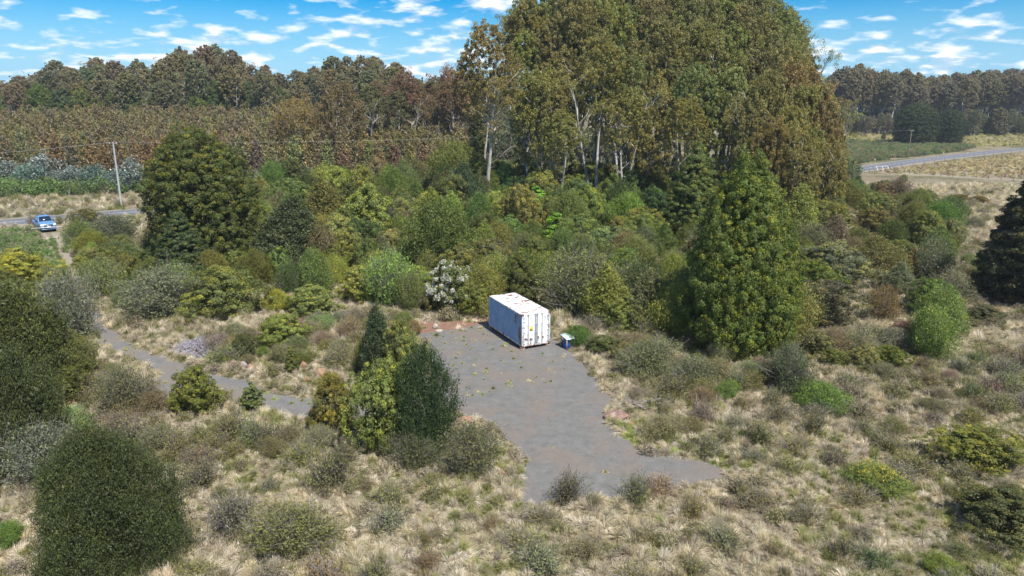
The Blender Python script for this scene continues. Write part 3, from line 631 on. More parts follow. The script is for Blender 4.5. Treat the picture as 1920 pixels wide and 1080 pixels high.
    mobj('grille_bar', [box(2.672, 2.69, -.50, .50, .80, .835)], CHR, e)
    mobj('bumper', [box(2.55, 2.76, -.90, .90, .59, .71), box(2.45, 2.70, -.86, .86, .36, .44)], PA, e, .03)
    mobj('number_plate', [box(2.762, 2.775, -.22, .22, .58, .72)], WH, e)
    mobj('tray', [box(-2.55, -1.02, -.80, .80, 1.085, 1.108)], BK, e)
    for yy_ in (-.92, .80): mobj('tail_light', [box(-2.62, -2.56, yy_, yy_ + .12, .8, 1.02)], simple('red_lamp', (.4, .02, .02), .3), e)
pickup()

# ------------------------------------------------------------------ boom gates, poles, wires, fences
M_WHITE = simple('white_paint', (.72, .70, .66), .7, noise=(5, .2)); M_POST = simple('weathered_post', (.22, .19, .16), .9, noise=(5, .3)); M_CONC = simple('pole_concrete', (.36, .37, .39), .8, noise=(3, .15)); M_WIRE = simple('wire', (.42, .42, .44), .5, .5)
def boom(a, b, lab, hgt):
    A, B = G(*a), G(*b); e = empty('boom_gate', A, 0, lab, 'gate'); d = B - A
    mobj('rail', [tube([(0, 0, hgt), (d.x, d.y, hgt)], .03, 6, 0)], M_WHITE, e)
    for k in (0, 1): mobj('post', [tube([(d.x * k, d.y * k, 0), (d.x * k, d.y * k, hgt + .05)], .06, 6, 0)], M_POST, e)
boom((60, 441), (120, 437), 'white boom rail on two posts just in front of the pickup', .95)
boom((72, 453), (110, 449), 'lower pale rail lying across the driveway nearer the camera than the boom', .35)
def pole(px, py, ytop, lab, lean=(0, 0), arm=True, r=.16, mat=None):
    g = G(px, py); dx, dy, dz = ray(px, ytop); h = CAMH + dz * g.y / dy - g.z
    e = empty('power_pole', g, 0, lab, 'power pole')
    mobj('shaft', [tube([(0, 0, 0), (lean[0] * .5, lean[1] * .5, h * .5), (lean[0], lean[1], h)], [r * 1.15, r, r * .75], 10, 0)], mat or M_CONC, e)
    if arm:
        mobj('crossarm', [box(lean[0] - .75, lean[0] + .75, lean[1] - .12, lean[1] - .01, h - .32, h - .2)], M_TIMBER, e)
        for xx_ in (-.6, 0, .6): mobj('insulator', [tube([(lean[0] + xx_, lean[1] - .06, h - .2), (lean[0] + xx_, lean[1] - .06, h - .02)], [.05, .035], 6, 0)], M_WHITE, e)
    return Vector((g.x + lean[0], g.y + lean[1] - .06, g.z + h - .03))
def wire(a, b, sag, lab):
    P = [a.lerp(b, k / 20) - Vector((0, 0, sag * 4 * (k / 20) * (1 - k / 20))) for k in range(21)]
    w_ = mobj('power_line', [tube([tuple(p - a) for p in P], .014, 4, 0)], M_WIRE, None); w_.location = a; tag(w_, lab, 'cable')
pt = pole(228, 388, 266, 'tall pale leaning power pole on the far verge of the road', (.15, 0))
pr = pole(1702, 292, 244, 'grey power pole on the verge in front of the two lone trees', (.15, 0), r=.15, mat=M_POST)
far = Vector((-115, 84, pt.z - .5)); hid = Vector((20, 148, pt.z + 1.2))
wire(pt, far, 1.2, 'power cable running left from the leaning pole above the road')
wire(pt + Vector((.55, 0, 0)), hid, .9, 'power cable running right from the leaning pole behind the dome tree')
wire(pr, Vector((20.5, 148, pt.z + 1.2)), .8, 'power cable running left from the far pole behind the gums')
# white grid rails at the farm entrance
A = G(1646, 321); e = empty('cattle_grid_rail', A, 0, 'white painted gate rails at the farm track entrance by the road', 'gate')
for k in range(3): mobj('rail', [tube([(k * 1.6, 0, .1), (k * 1.6 + .9, 3.0, 1.1)], .07, 5, 0)], M_WHITE, e)
mobj('top_rail', [tube([(.9, 3.0, 1.1), (4.1, 3.0, 1.1)], .05, 5, 0)], M_WHITE, e)
def fence(pts, n, lab, h=1.1, r=.07):
    P = [G(*p) for p in pts]; L = [P[0]]
    e = empty('wire_fence', P[0], 0, lab, 'fence'); tot = [0]
    for a, b in zip(P, P[1:]): tot.append(tot[-1] + (b - a).length)
    Q = []
    for k in range(n):
        s_ = tot[-1] * k / (n - 1); j = max(i for i in range(len(tot)) if tot[i] <= s_ + 1e-6); j = min(j, len(P) - 2)
        q = P[j].lerp(P[j + 1], (s_ - tot[j]) / (tot[j + 1] - tot[j])) - P[0]; Q.append(q)
        mobj('post', [tube([(q.x, q.y, 0), (q.x + rnd.uniform(-.05, .05), q.y, h * rnd.uniform(.9, 1.1))], r, 5, 0)], M_POST, e)
    for z in (.35, .65, .95): mobj('wire', [tube([(q.x, q.y, z * h) for q in Q], .012, 3, 0)], M_WIRE, e)
fence([(1640, 326), (1620, 322)], 3, 'short wooden fence left of the farm entrance'); fence([(1668, 318), (1684, 323)], 3, 'short wooden fence right of the farm entrance', 1.3)
fence([(1690, 316), (1780, 303), (1890, 290), (1990, 280)], 18, 'post and wire fence along the near side of the road by the bare paddock')
fence([(1830, 262), (1920, 266), (2010, 270)], 12, 'post and wire fence across the dry paddock beyond the road')
fence([(1668, 323), (1760, 330), (1900, 338), (2000, 343)], 16, 'low post and wire fence beside the farm track')
for k, (a, b) in enumerate(((1769, 290), (1814, 290), (1640, 303))):
    g = G(a, b); o = obj('guide_post', build('guide_post', [box(-.06, .06, -.03, .03, 0, .85, 0), box(-.061, .061, -.031, .031, .86, .98, 1)], [M_WHITE, simple('red_band', (.5, .08, .04))])); o.location = g
    tag(o, ('white guide post on the far edge of the road', 'white guide post in the middle distance on the near edge of the road', 'white guide post nearest the farm entrance')[k], 'guide post')
g = G(523 / 4, 373); o = obj('dead_stake', build('dead_stake', [tube([(0, 0, 0), (.1, 0, 1.0), (.35, 0, 2.2)], [.09, .07, .04], 6, 0), tube([(.1, 0, 1.0), (-.3, 0, 1.7)], [.05, .03], 5, 0)], [M_TWIG])); o.location = g; tag(o, 'pale forked dead stake on the grassy verge left of the leaning pole', 'dead wood')

# ------------------------------------------------------------------ rocks, brush pile, dead wood
from mathutils import noise as mn
def rock_mesh(seed, mat):
    rg = np.random.default_rng(seed); n = 14; V = []; th_ = np.linspace(0, 2 * np.pi, 18, endpoint=False); ph = np.linspace(-.5 * np.pi, .5 * np.pi, n)
    for p in ph:
        for a in th_:
            d = Vector((math.cos(p) * math.cos(a), math.cos(p) * math.sin(a), math.sin(p))); s_ = 1 + .42 * mn.noise(d * 1.3 + Vector((seed * 3.1, 0, 0))) + .14 * mn.noise(d * 4 + Vector((0, seed, 0)))
            s_ = min(s_, 1.12); V.append(tuple(d * s_))
    f = np.array([(i * 18 + j, i * 18 + (j + 1) % 18, (i + 1) * 18 + (j + 1) % 18, (i + 1) * 18 + j) for i in range(n - 1) for j in range(18)])
    return build('rock', [(np.array(V), f, 0, None)], [mat])
def rockmat(nm, a, b):
    m, t, o = newmat(nm); v = t.n('ShaderNodeTexCoord').outputs['Object']; f = t.noise(v, 1.8, 7, .7); g_ = t.noise(v, 9, 5, .7)
    col = t.mix(t.ramp(f, [(.42, 0.), (.6, 1.)]), a, b); p = t.n('ShaderNodeBsdfPrincipled', {'Base Color': col, 'Roughness': .9})
    t.L.new(t.n('ShaderNodeBump', {'Height': t.math('ADD', f, t.math('MULTIPLY', g_, .5)), 'Strength': .9, 'Distance': .2}).outputs[0], p.inputs['Normal']); t.L.new(p.outputs[0], o.inputs[0]); return m
MR = {'o': rockmat('orange_rock', (.40, .20, .11), (.45, .33, .25)), 'g': rockmat('grey_rock', (.40, .37, .35), (.30, .22, .19)), 'p': rockmat('purple_rock', (.24, .15, .14), (.38, .24, .18)), 'w': rockmat('pale_rock', (.62, .57, .50), (.45, .36, .28))}
RM = {k: [rock_mesh(s_ + 5 * ord(k), MR[k]) for s_ in range(3)] for k in MR}
ROCKS = [('p', 848, 800, 24, 14, 'purple brown boulder at the left edge of the pad, left of its orange neighbour'), ('o', 874, 796, 20, 17, 'upright orange boulder at the left edge of the pad by the bush clump'),
 ('o', 860, 806, 14, 8, 'small red orange rock wedged between the two boulders left of the pad'), ('g', 876, 828, 18, 14, 'grey boulder half buried in grass below the orange boulder'), ('g', 893, 818, 15, 12, 'pale grey rock on the slope left of the pad, right of the grey boulder'),
 ('o', 853, 826, 11, 8, 'small orange rock in the grass under the dark bush'), ('o', 941, 890, 11, 9, 'bright orange rock alone beside the lower left pad edge'), ('g', 917, 826, 14, 9, 'flat pale rock at the left pad edge among tussocks'),
 ('p', 1157, 788, 42, 13, 'long purple brown slab rock on the right edge of the pad'), ('o', 1183, 802, 12, 11, 'orange rock just right of the long slab'), ('o', 1193, 807, 12, 7, 'flat orange rock lowest of the three by the long slab'), ('o', 1184, 792, 9, 8, 'small orange rock behind the right end of the slab'),
 ('g', 1266, 840, 18, 10, 'pale rock in the green grass right of the pad throat'), ('g', 1232, 834, 12, 6, 'small grey rock left of the pale rock near the pad throat'), ('o', 1294, 942, 12, 6, 'lone orange rock in the tussocks below the pad tip'),
 ('g', 455, 692, 16, 14, 'round grey boulder above the left gravel track'), ('o', 470, 692, 13, 9, 'orange rock right of the round grey boulder by the track'), ('p', 436, 690, 14, 16, 'reddish boulder left of the round grey boulder by the track'),
 ('o', 601, 708, 20, 17, 'large rounded orange boulder beside the left bush clump'), ('o', 575, 716, 13, 9, 'small split orange rock left of the large rounded boulder'), ('o', 568, 690, 12, 13, 'pinkish orange rock standing in the tussocks above the track'), ('g', 480, 640, 14, 12, 'grey rock in shrubs right of the brush pile'),
 ('w', 816, 616, 10, 9, 'white rock standing on the red soil at the back of the pad'), ('w', 822, 622, 14, 3, 'flat pale stone lying at the foot of the white rock'), ('o', 792, 610, 6, 7, 'orange lump on the red soil left of the white rock'),
 ('w', 1162, 1036, 13, 7, 'white rock in the foreground heath'), ('w', 1850, 800, 24, 9, 'pale flat rock in the grass above the dark yellow-green bush'), ('g', 575 // 3 * 1, 742, 18, 10, 'flat grey rock beside the side track at left'), ('p', 998, 1068, 14, 5, 'low red brown rock in the heath at the bottom edge')]
for (k, px, py, wp, hp, lab) in ROCKS:
    g = G(px, py); sc_ = (g.y * .966 + CAMH * .259) / F; r_ = wp * sc_ * .5; o = obj('rock', RM[k][rnd.randrange(3)]); o.location = (g.x, g.y + r_ * .5, hp * sc_ * .32)
    o.scale = (r_ * 1.1, r_ * .8, hp * sc_ * .62); o.rotation_euler = (0, 0, rnd.uniform(-.4, .4)); tag(o, lab, 'rock')
g = G(358, 667); rg = np.random.default_rng(77); pr_ = []
for k in range(620):
    a = rg.uniform(0, 6.28); q = rg.uniform(0, 1) ** .5; x, y = 1.55 * q * math.cos(a), 1.3 * q * math.sin(a); z = 1.0 * (1 - q ** 1.6) * rg.uniform(.25, 1)
    b = a + rg.normal() * .8; L_ = rg.uniform(.35, .9); p, _ = curve((x, y, z + .05), (math.cos(b), math.sin(b), -.35 * q + rg.normal() * .18), L_, 3, rg, (0, 0, 0), .25); p[:, 2] = np.maximum(p[:, 2], .02)
    pr_.append(tube(p, np.linspace(.022, .006, 4), 4, 0))
o = mobj('brush_pile', pr_, simple('grey_dead_wood', (.32, .30, .36), .85, noise=(3, .35)), None); o.location = (g.x, g.y + 1.0, 0); tag(o, 'heap of grey dead branches beside the left gravel track', 'brush pile')
def deadbranch(px, py, L_, lab, seed, up=.25):
    g = G(px, py); rg = np.random.default_rng(seed); P_ = []
    p, _ = curve((0, 0, .1), (rg.normal(), rg.normal() * .3, up), L_, 6, rg, (0, 0, -.1), .2); P_.append(tube(p, np.linspace(.06, .015, 7), 5, 0))
    for k in range(16):
        j = rg.integers(1, 6); d = dirs(rg, 1)[0]; d[2] = abs(d[2]) * .7; s_, _ = curve(p[j], d, L_ * rg.uniform(.2, .45), 4, rg, (0, 0, .1), .25); P_.append(tube(s_, np.linspace(.022, .005, 5), 4, 0))
    o = mobj('dead_branch', P_, M_TWIG, None); o.location = (g.x, g.y, 0); tag(o, lab, 'dead branch')
deadbranch(1185, 758, 1.9, 'silvery arched dead branches right of the pad edge', 3, .9); deadbranch(1210, 770, 1.5, 'tangle of grey dead twigs just below the silvery arched branches', 4, .5)
deadbranch(1640, 625, 1.4, 'pale fallen branch lying between the dark and the bright green bushes', 5, .2)
deadbranch(1505, 608, 1.6, 'bleached branch lying under the dark round bush on the right', 6, .1); deadbranch(1815, 575, 1.3, 'dead twigs under the left side of the dark edge tree', 8, .5)

# ------------------------------------------------------------------ named plants: (kind, x, bottom, width, top, colour, label)
NP = [
 ('bigdome', 392, 520, 208, 234, (.066, .08, .018), 'huge domed evergreen with rusty gold top left of centre'),
 ('cone', 345, 540, 110, 395, (.045, .065, .022), 'dark conical tree in front of the foot of the domed evergreen'),
 ('finetall', 540, 525, 140, 365, (.06, .072, .035), 'tall dark brownish green tree right of the domed evergreen'),
 ('bigcone', 1392, 678, 216, 290, (.085, .115, .02), 'largest yellow-green cone-shaped evergreen right of the container'),
 ('cone', 1300, 470, 110, 262, (.075, .10, .022), 'dark green evergreen behind the left shoulder of the large cone tree'),
 ('cone', 1948, 585, 184, 300, (.045, .050, .022), 'very dark brown-green conical tree cut by the right edge'),
 ('finetall', 712, 720, 70, 566, (.05, .068, .035), 'dark narrow tree rising at the back of the bush clump beside the pad'),
 ('bush', 752, 730, 80, 606, (.15, .165, .05), 'pale olive bush behind the right shoulder of the clump beside the pad'),
 ('bush', 718, 866, 124, 682, (.13, .155, .04), 'light green bush at the front of the clump beside the pad'),
 ('fine', 797, 866, 104, 648, (.03, .052, .02), 'blackish green dense bush nearest the pad in the clump'),
 ('twiggy', 770, 888, 90, 815, (.08, .09, .04), 'low dark grey-green bush at the foot of the clump beside the pad'),
 ('bush', 628, 818, 88, 700, (.12, .115, .032), 'yellow-brown olive bush at the left end of the clump beside the pad'),
 ('soft', 690, 700, 62, 628, (.11, .115, .04), 'small olive bush filling the left back of the clump beside the pad'),
 ('bush', 362, 782, 98, 692, OL, 'round olive bush standing alone beside the left gravel track'),
 ('bush', 418, 606, 116, 502, (.12, .135, .04), 'round dense olive bush right of the grey-green bush'),
 ('twiggy', 305, 606, 138, 502, (.125, .14, .08), 'broad grey-green bush with pale twigs left of the round dense one'),
 ('bush', 534, 662, 80, 590, (.16, .19, .045), 'light green rounded bush above the boulders by the track'),
 ('bush', 585, 602, 92, 536, (.155, .18, .055), 'pale green spreading bush between the track and the thicket'),
 ('soft', 516, 588, 52, 544, YE, 'small yellowish bush in the scrub left of centre'),
 ('bigfine', 208, 1120, 244, 802, (.045, .058, .022), 'very large dark green dense bush in the bottom left foreground'),
 ('fine', 36, 760, 176, 530, (.065, .075, .022), 'large olive tree at the left edge above the grey bush'),
 ('fine', 20, 900, 150, 655, (.045, .058, .02), 'dark green bush on the left edge below the large olive tree'),
 ('twiggy', 128, 655, 112, 512, (.12, .13, .09), 'grey lichen-covered bush beside the start of the left gravel track'),
 ('twiggy', 75, 920, 140, 800, (.12, .135, .10), 'silvery grey layered bush left of the large foreground bush'),
 ('bush', 34, 545, 98, 468, YE, 'yellow-green rounded bush near the left edge below the pickup'),
 ('soft', 10, 1034, 62, 985, BG, 'bright green small bush on the left edge near the bottom'),
 ('soft', 1748, 678, 100, 578, (.13, .18, .05), 'bright green rounded bush in front of the pair on the right'),
 ('soft', 1765, 640, 92, 540, (.12, .16, .05), 'bright green taller bush at the back of the pair on the right'),
 ('bush', 1546, 628, 98, 528, (.09, .088, .05), 'dark grey-brown round bush right of the large cone tree'),
 ('soft', 1768, 440, 62, 378, (.075, .14, .03), 'vivid green round bush far right beside the dry grass'),
 ('soft', 1642, 936, 112, 880, (.115, .15, .04), 'low bright green bush with yellow flowers in the right foreground'),
 ('bush', 1838, 894, 148, 812, (.12, .13, .028), 'open yellow-olive bush at the right of the foreground'),
 ('bush', 1880, 1030, 170, 925, (.075, .08, .03), 'dark olive bush cut by the right edge near the bottom'),
 ('twiggy', 1478, 745, 112, 655, (.06, .075, .035), 'dark twiggy bush at the foot of the large cone tree'),
 ('soft', 1540, 780, 92, 722, (.10, .16, .04), 'feathery bright green bush below the large cone tree'),
 ('soft', 1362, 752, 44, 714, (.10, .15, .04), 'small green fern-like bush left of the feathery one'),
 ('white', 845, 592, 72, 492, (.12, .145, .05), 'bush covered in white blossom left of the container'),
 ('white', 774, 395, 42, 370, (.12, .14, .06), 'bush topped with white blossom high in the thicket'),
 ('white', 572, 535, 34, 512, (.12, .14, .06), 'small bush with white blossom left of the thicket'),
 ('bush', 740, 562, 52, 510, (.17, .19, .035), 'small yellow-green bush left of the blossoming one'),
 ('bush', 893, 596, 56, 530, (.13, .15, .035), 'olive bush between the white blossom and the container'),
 ('fine', 812, 545, 158, 372, (.075, .098, .025), 'big dark feathery green tree above the white blossom'),
 ('bush', 640, 500, 96, 400, (.17, .185, .06), 'pale green bush left of the big feathery tree'),
 ('bush', 692, 480, 120, 346, (.155, .19, .045), 'wide light green bush at the top of the thicket left of the white flowers'),
 ('spire', 1000, 440, 66, 350, (.12, .25, .03), 'lime green young conifer in the middle of the thicket'),
 ('spire', 1045, 482, 74, 400, (.13, .24, .03), 'lime green conifer just right of and below the lime one'),
 ('spire', 1146, 448, 30, 392, (.20, .19, .03), 'narrow golden young conifer in front of the tall gums'),
 ('twiggy', 1092, 600, 130, 470, (.115, .13, .05), 'wide olive bush with dark twigs right behind the container'),
 ('bush', 1150, 590, 74, 500, (.14, .155, .08), 'pale grey-green bush right of the wide olive one'),
 ('bush', 1230, 600, 84, 520, (.14, .165, .045), 'light olive bush left of the large cone tree'),
 ('bush', 1185, 625, 78, 550, (.14, .165, .045), 'rounded olive bush behind the blue drum'),
 ('soft', 1085, 655, 52, 612, (.07, .13, .03), 'bright green bush immediately behind the blue drum'),
 ('bush', 1140, 672, 62, 632, (.085, .10, .035), 'low dark olive bush right of the blue drum'),
 ('twiggy', 1215, 715, 120, 640, (.10, .115, .05), 'spreading olive heath bush between the drum and the large cone tree'),
 ('twiggy', 1300, 735, 100, 672, (.11, .12, .06), 'grey olive bush left of the foot of the large cone tree'),
 ('twiggy', 235, 790, 92, 690, (.105, .11, .06), 'tall olive-grey bush left of the lone round olive bush'),
 ('soft', 132, 815, 76, 765, (.16, .22, .10), 'pale sage green soft bush above the large foreground bush'),
 ('soft', 600, 622, 62, 594, (.13, .19, .08), 'sage green low bush right of the light green rounded bush'),
 ('spire', 548, 700, 26, 650, (.10, .11, .03), 'slender dark little conifer above the boulders'),
 ('bush', 459, 680, 40, 628, (.065, .075, .03), 'small dark bush right of the brush pile'),
 ('spire', 472, 772, 38, 718, (.10, .13, .045), 'spindly green sapling on the track edge'),
 ('twiggy', 885, 905, 98, 795, (.12, .125, .065), 'large grey olive heath bush at the lower left of the pad'),
 ('twiggy', 545, 1068, 158, 960, (.115, .115, .045), 'wide olive heath bush in the foreground right of the large dark bush'),
 ('heath', 440, 1010, 100, 945, (.12, .12, .10), 'grey twiggy shrub between the large dark bush and the wide heath bush'),
 ('heath', 1065, 952, 58, 892, (.095, .085, .05), 'brownish shrub standing on the lower edge of the pad'),
 ('heath', 1195, 956, 64, 902, (.12, .125, .055), 'olive shrub at the lower right edge of the pad'),
 ('heath', 620, 930, 90, 850, (.11, .115, .06), 'grey-green shrub below the left end of the bush clump'),
 ('heath', 378, 928, 64, 868, (.12, .11, .075), 'grey-brown shrub in the straw grass right of the large dark bush'),
 ('heath', 500, 850, 54, 796, (.10, .105, .055), 'small dark olive shrub in the straw grass below the track'),
 ('heath', 1640, 1080, 84, 1040, (.075, .11, .04), 'dark green shrub at the bottom edge right of centre'),
 ('soft', 1770, 1095, 70, 1050, (.14, .18, .04), 'yellow-green small bush cut by the bottom edge at right'),
 ('heath', 1645, 840, 34, 808, (.11, .12, .045), 'little olive shrub in the tussocks above the yellow-flowered bush'),
 ('bush', 1848, 608, 62, 572, (.075, .08, .04), 'low dark bush in front of the dark edge tree'),
 ('bigdome', 1719, 273, 76, 190, (.035, .05, .016), 'left and larger of the two lone dark round trees beyond the road'),
 ('bigdome', 1778, 272, 52, 203, (.03, .044, .016), 'right and smaller of the two lone dark round trees beyond the road'),
 ('spire', 1656, 262, 8, 248, (.07, .09, .03), 'tiny narrow tree in the paddock left of the two lone trees'),
 ('bush', 1816, 254, 34, 235, (.13, .15, .07), 'pale round bush at the forest edge right of the lone trees'), ('bush', 1860, 254, 30, 232, (.13, .15, .06), 'pale round bush farther right along the forest edge'),
 ('fine', 1606, 374, 32, 330, (.05, .07, .03), 'dark upright bush at the near edge of the dry field'), ('bush', 1660, 368, 40, 338, (.075, .10, .035), 'dark green bush right of the upright one at the field edge'),
 ('finetall', 1572, 378, 42, 300, (.17, .105, .03), 'rusty orange conical tree at the right foot of the gums'), ('finetall', 1636, 388, 22, 346, (.05, .065, .03), 'narrow dark tree between the two field-edge bushes'),
 ('bush', 1800, 380, 36, 364, (.14, .105, .03), 'tawny low bush in the dry field, left of two'), ('bush', 1836, 384, 30, 368, (.13, .10, .03), 'tawny low bush in the dry field, right of two'),
 ('soft', 1695, 342, 12, 327, (.12, .14, .04), 'tiny olive bush alone in the dry field by the farm track'),
 ('gumopen', 562, 335, 96, 182, EB, 'open brown-leaved gum with pale trunk, left of two before the plantation'), ('gumopen', 632, 338, 106, 152, (.14, .11, .05), 'taller open gum with reddish top, right of two before the plantation'),
 ('gumopen', 852, 300, 112, 128, (.19, .115, .07), 'pinkish red-crowned gum left of the tall grove'),
 ('dome', 757, 335, 46, 250, (.075, .085, .02), 'dark golden-topped conical tree in front of the plantation centre'), ('cone', 722, 345, 66, 272, (.04, .075, .035), 'blue-green dark tree left of the golden-topped conical one'),
 ('fine', 855, 372, 110, 262, (.11, .125, .03), 'broad olive tree below the pinkish gum'), ('fine', 870, 430, 96, 305, (.05, .072, .035), 'dark blue-green tree in front of the broad olive one'),
 ('cone', 905, 300, 46, 190, (.06, .08, .02), 'dark evergreen between the pinkish gum and the tall grove'),
 ('bush', 162, 428, 42, 392, (.105, .105, .035), 'olive bush beside the road right of the pickup'), ('twiggy', 215, 462, 74, 405, (.07, .085, .045), 'dark grey-green bush left of the domed evergreen'),
 ('spire', 277, 352, 14, 328, (.03, .045, .02), 'small very dark pointed bush on the verge left of the domed evergreen'),
]
ground_y = {}
for (k, px, yb, wp, yt, colr, lab) in NP: named(k, px, yb, wp, yt, colr, lab, jit=.02)['named'] = 1
# blossom on the white-flowered bushes, yellow flowers on the gorse-like ones
def blossom(lab, n, size, mat, seed, top=.35, color=(.46, .45, .40), spread=1.0):
    root = [o for o in COL.objects if o.get('label') == lab][0]; cr = root.children[0]; V = np.empty(len(cr.data.vertices) * 3, np.float32); cr.data.vertices.foreach_get('co', V); V = V.reshape(-1, 3)
    rg = np.random.default_rng(seed); zz = V[:, 2]; H_ = zz.max(); rad = np.hypot(V[:, 0], V[:, 1]); ok = np.where((zz > top * H_) & (rad + zz > .9 * rad.max()))[0]
    cc = V[rg.choice(ok, 75)]; P_ = V[rg.choice(ok, n)]; d_ = np.linalg.norm(P_[:, None] - cc[None], axis=2).min(1); P_ = P_[d_ < .21 * spread]
    sc_ = root.scale.x; N_ = unit(dirs(rg, len(P_)) + np.array([.3, -.6, .8])); P_ = P_ + unit(P_ - np.array([0, 0, H_ * .4])) * .12
    obj('blossom', build('blossom', [leaves(rg, P_, N_, size / sc_, 1.1, 0)], [mat]), root, color)
blossom('bush covered in white blossom left of the container', 16000, .10, M_FLOWER, 1, .3, spread=1.2); blossom('bush topped with white blossom high in the thicket', 7000, .11, M_FLOWER, 2, .6); blossom('small bush with white blossom left of the thicket', 6000, .09, M_FLOWER, 3, .5)
blossom('low bright green bush with yellow flowers in the right foreground', 900, .05, M_YFLOWER, 4, .6)

# ------------------------------------------------------------------ filler plants, by zone
def scatter(poly_px, n, mind, fn, seed, avoid=.75, tries=60):
    P_ = gp(poly_px); xs_ = [p[0] for p in P_]; ys_ = [p[1] for p in P_]; rg = random.Random(seed); pts = []; c = 0
    while len(pts) < n and c < n * tries:
        c += 1; x = rg.uniform(min(xs_), max(xs_)); y = rg.uniform(min(ys_), max(ys_))
        if not inpoly(np.array([x]), np.array([y]), P_)[0]: continue
        if any((x - a) ** 2 + (y - b) ** 2 < mind ** 2 for a, b in pts): continue
        if any((x - a) ** 2 + (y - b) ** 2 < (avoid * r_) ** 2 for a, b, r_ in TAKEN0): continue
        if inpoly(np.array([x]), np.array([y]), DRVG)[0] or inpoly(np.array([x]), np.array([y]), PADG)[0] or inpoly(np.array([x]), np.array([y]), TRKG)[0]: continue
        pts.append((x, y))
    for x, y in sorted(pts, key=lambda p: p[1]): fn(x, y, rg)
DESC = {'bush': 'rounded leafy', 'fine': 'feathery dark', 'soft': 'soft green', 'twiggy': 'grey twiggy', 'finetall': 'tall narrow dark', 'spire': 'small conical', 'dome': 'domed dark', 'cone': 'conical dark', 'heath': 'low twiggy'}
def filler(kinds, hr, wr, where, group, cols):
    def fn(x, y, rg):
        k = rg.choice(kinds); h = rg.uniform(*hr); c = rg.choice(cols[k] if isinstance(cols, dict) else cols)
        plant(k, x, y, h * rg.uniform(*wr), h, c, '%s bush %s' % (DESC[k], where) if k not in ('dome', 'cone', 'spire', 'finetall') else '%s tree %s' % (DESC[k], where), group + ', %s kind' % DESC[k].split()[0], jit=.16)
    return fn
TAKEN0 = list(TAKEN)
MIX = [OL, LO, MD, (.13, .15, .04), (.15, .165, .045), DG, (.12, .13, .05), (.10, .13, .035), (.16, .19, .05), GG]
scatter([(470, 545), (560, 560), (640, 575), (760, 590), (905, 585), (1040, 575), (1150, 610), (1270, 640), (1480, 640), (1540, 560), (1520, 470), (900, 455), (500, 450)], 150, 2.5,
        filler(['bush', 'bush', 'bush', 'soft', 'fine', 'twiggy', 'finetall', 'fine', 'bush'], (3.0, 5.4), (.38, .56), 'in the front of the dense thicket behind the container', 'thicket behind the container', MIX), 1, .6)
scatter([(470, 455), (1545, 455), (1555, 380), (1300, 365), (900, 352), (620, 372), (540, 372), (500, 385)], 190, 3.1,
        filler(['bush', 'bush', 'fine', 'finetall', 'fine', 'bush', 'finetall'], (4.4, 8.4), (.33, .5), 'at the back of the thicket below the tall gums', 'back of the thicket', MIX + [DG, DK, MD, MD, DG]), 2, .5)
scatter([(150, 462), (235, 470), (330, 480), (480, 520), (480, 560), (240, 590), (190, 560), (150, 490)], 34, 2.4,
        filler(['bush', 'fine', 'twiggy', 'bush', 'soft'], (2.2, 3.8), (.5, .65), 'in the scrub between the driveway and the domed evergreen', 'scrub left of the domed evergreen', [OL, MD, DG, GG, LO, (.12, .135, .045)]), 3, .6)
scatter([(1500, 400), (1680, 372), (1790, 410), (1790, 560), (1730, 620), (1620, 600), (1530, 520)], 52, 2.9,
        filler(['bush', 'twiggy', 'bush', 'fine', 'soft', 'finetall'], (2.0, 5.0), (.42, .6), 'in the mixed scrub right of the large cone tree', 'scrub right of the cone tree', [OL, MD, DG, GG, (.12, .135, .045), (.13, .12, .08), (.10, .13, .035), (.15, .11, .04)]), 4, .65)
scatter([(1590, 345), (1690, 372), (1800, 420), (1900, 440), (1960, 500), (1830, 560), (1800, 480), (1640, 385)], 40, 2.6,
        filler(['heath', 'soft', 'twiggy'], (.8, 1.8), (.65, 1.0), 'scattered at the edge of the dry grass on the right', 'low shrubs by the right field', [OL, MD, GG, (.12, .12, .07)]), 5, .7)
scatter([(-60, 560), (110, 620), (160, 680), (150, 760), (100, 880), (-60, 960)], 26, 1.9,
        filler(['fine', 'bush', 'twiggy'], (1.8, 3.4), (.5, .65), 'in the dark scrub along the left edge', 'scrub along the left edge', [MD, DG, OL, GG]), 6, .55)
scatter([(-80, 500), (50, 500), (80, 540), (130, 600), (60, 620), (-80, 600)], 16, 2.3,
        filler(['fine', 'bush', 'soft'], (1.8, 3.0), (.5, .65), 'left of the driveway below the pickup', 'scrub left of the driveway', [MD, OL, (.11, .12, .035)]), 7, .6)
HE = [(.15, .145, .07), (.15, .14, .06), (.18, .15, .10), (.14, .13, .06), (.18, .155, .11), (.13, .13, .05), (.16, .155, .07)]
scatter([(190, 700), (300, 770), (320, 850), (420, 820), (600, 830), (660, 870), (300, 880), (240, 830), (140, 740)], 34, 1.35,
        filler(['heath', 'heath', 'twiggy'], (.8, 1.5), (.6, .85), 'in the heath left of the lone round bush and below the track', 'heath left of the pad', HE), 8, .6)
scatter([(300, 860), (960, 950), (1400, 900), (1960, 700), (2000, 1120), (1000, 1180), (250, 1180)], 70, 1.6,
        filler(['heath'], (.35, .95), (.7, 1.3), 'among the straw tussocks of the foreground', 'low shrubs of the foreground', HE), 9, .8)
scatter([(1180, 745), (1330, 700), (1500, 745), (1960, 640), (1960, 760), (1380, 870), (1240, 820)], 54, 1.8,
        filler(['heath', 'heath', 'heath', 'twiggy'], (.6, 1.3), (.7, 1.0), 'in the open heath right of the pad', 'low shrubs right of the pad', HE), 10, .75)
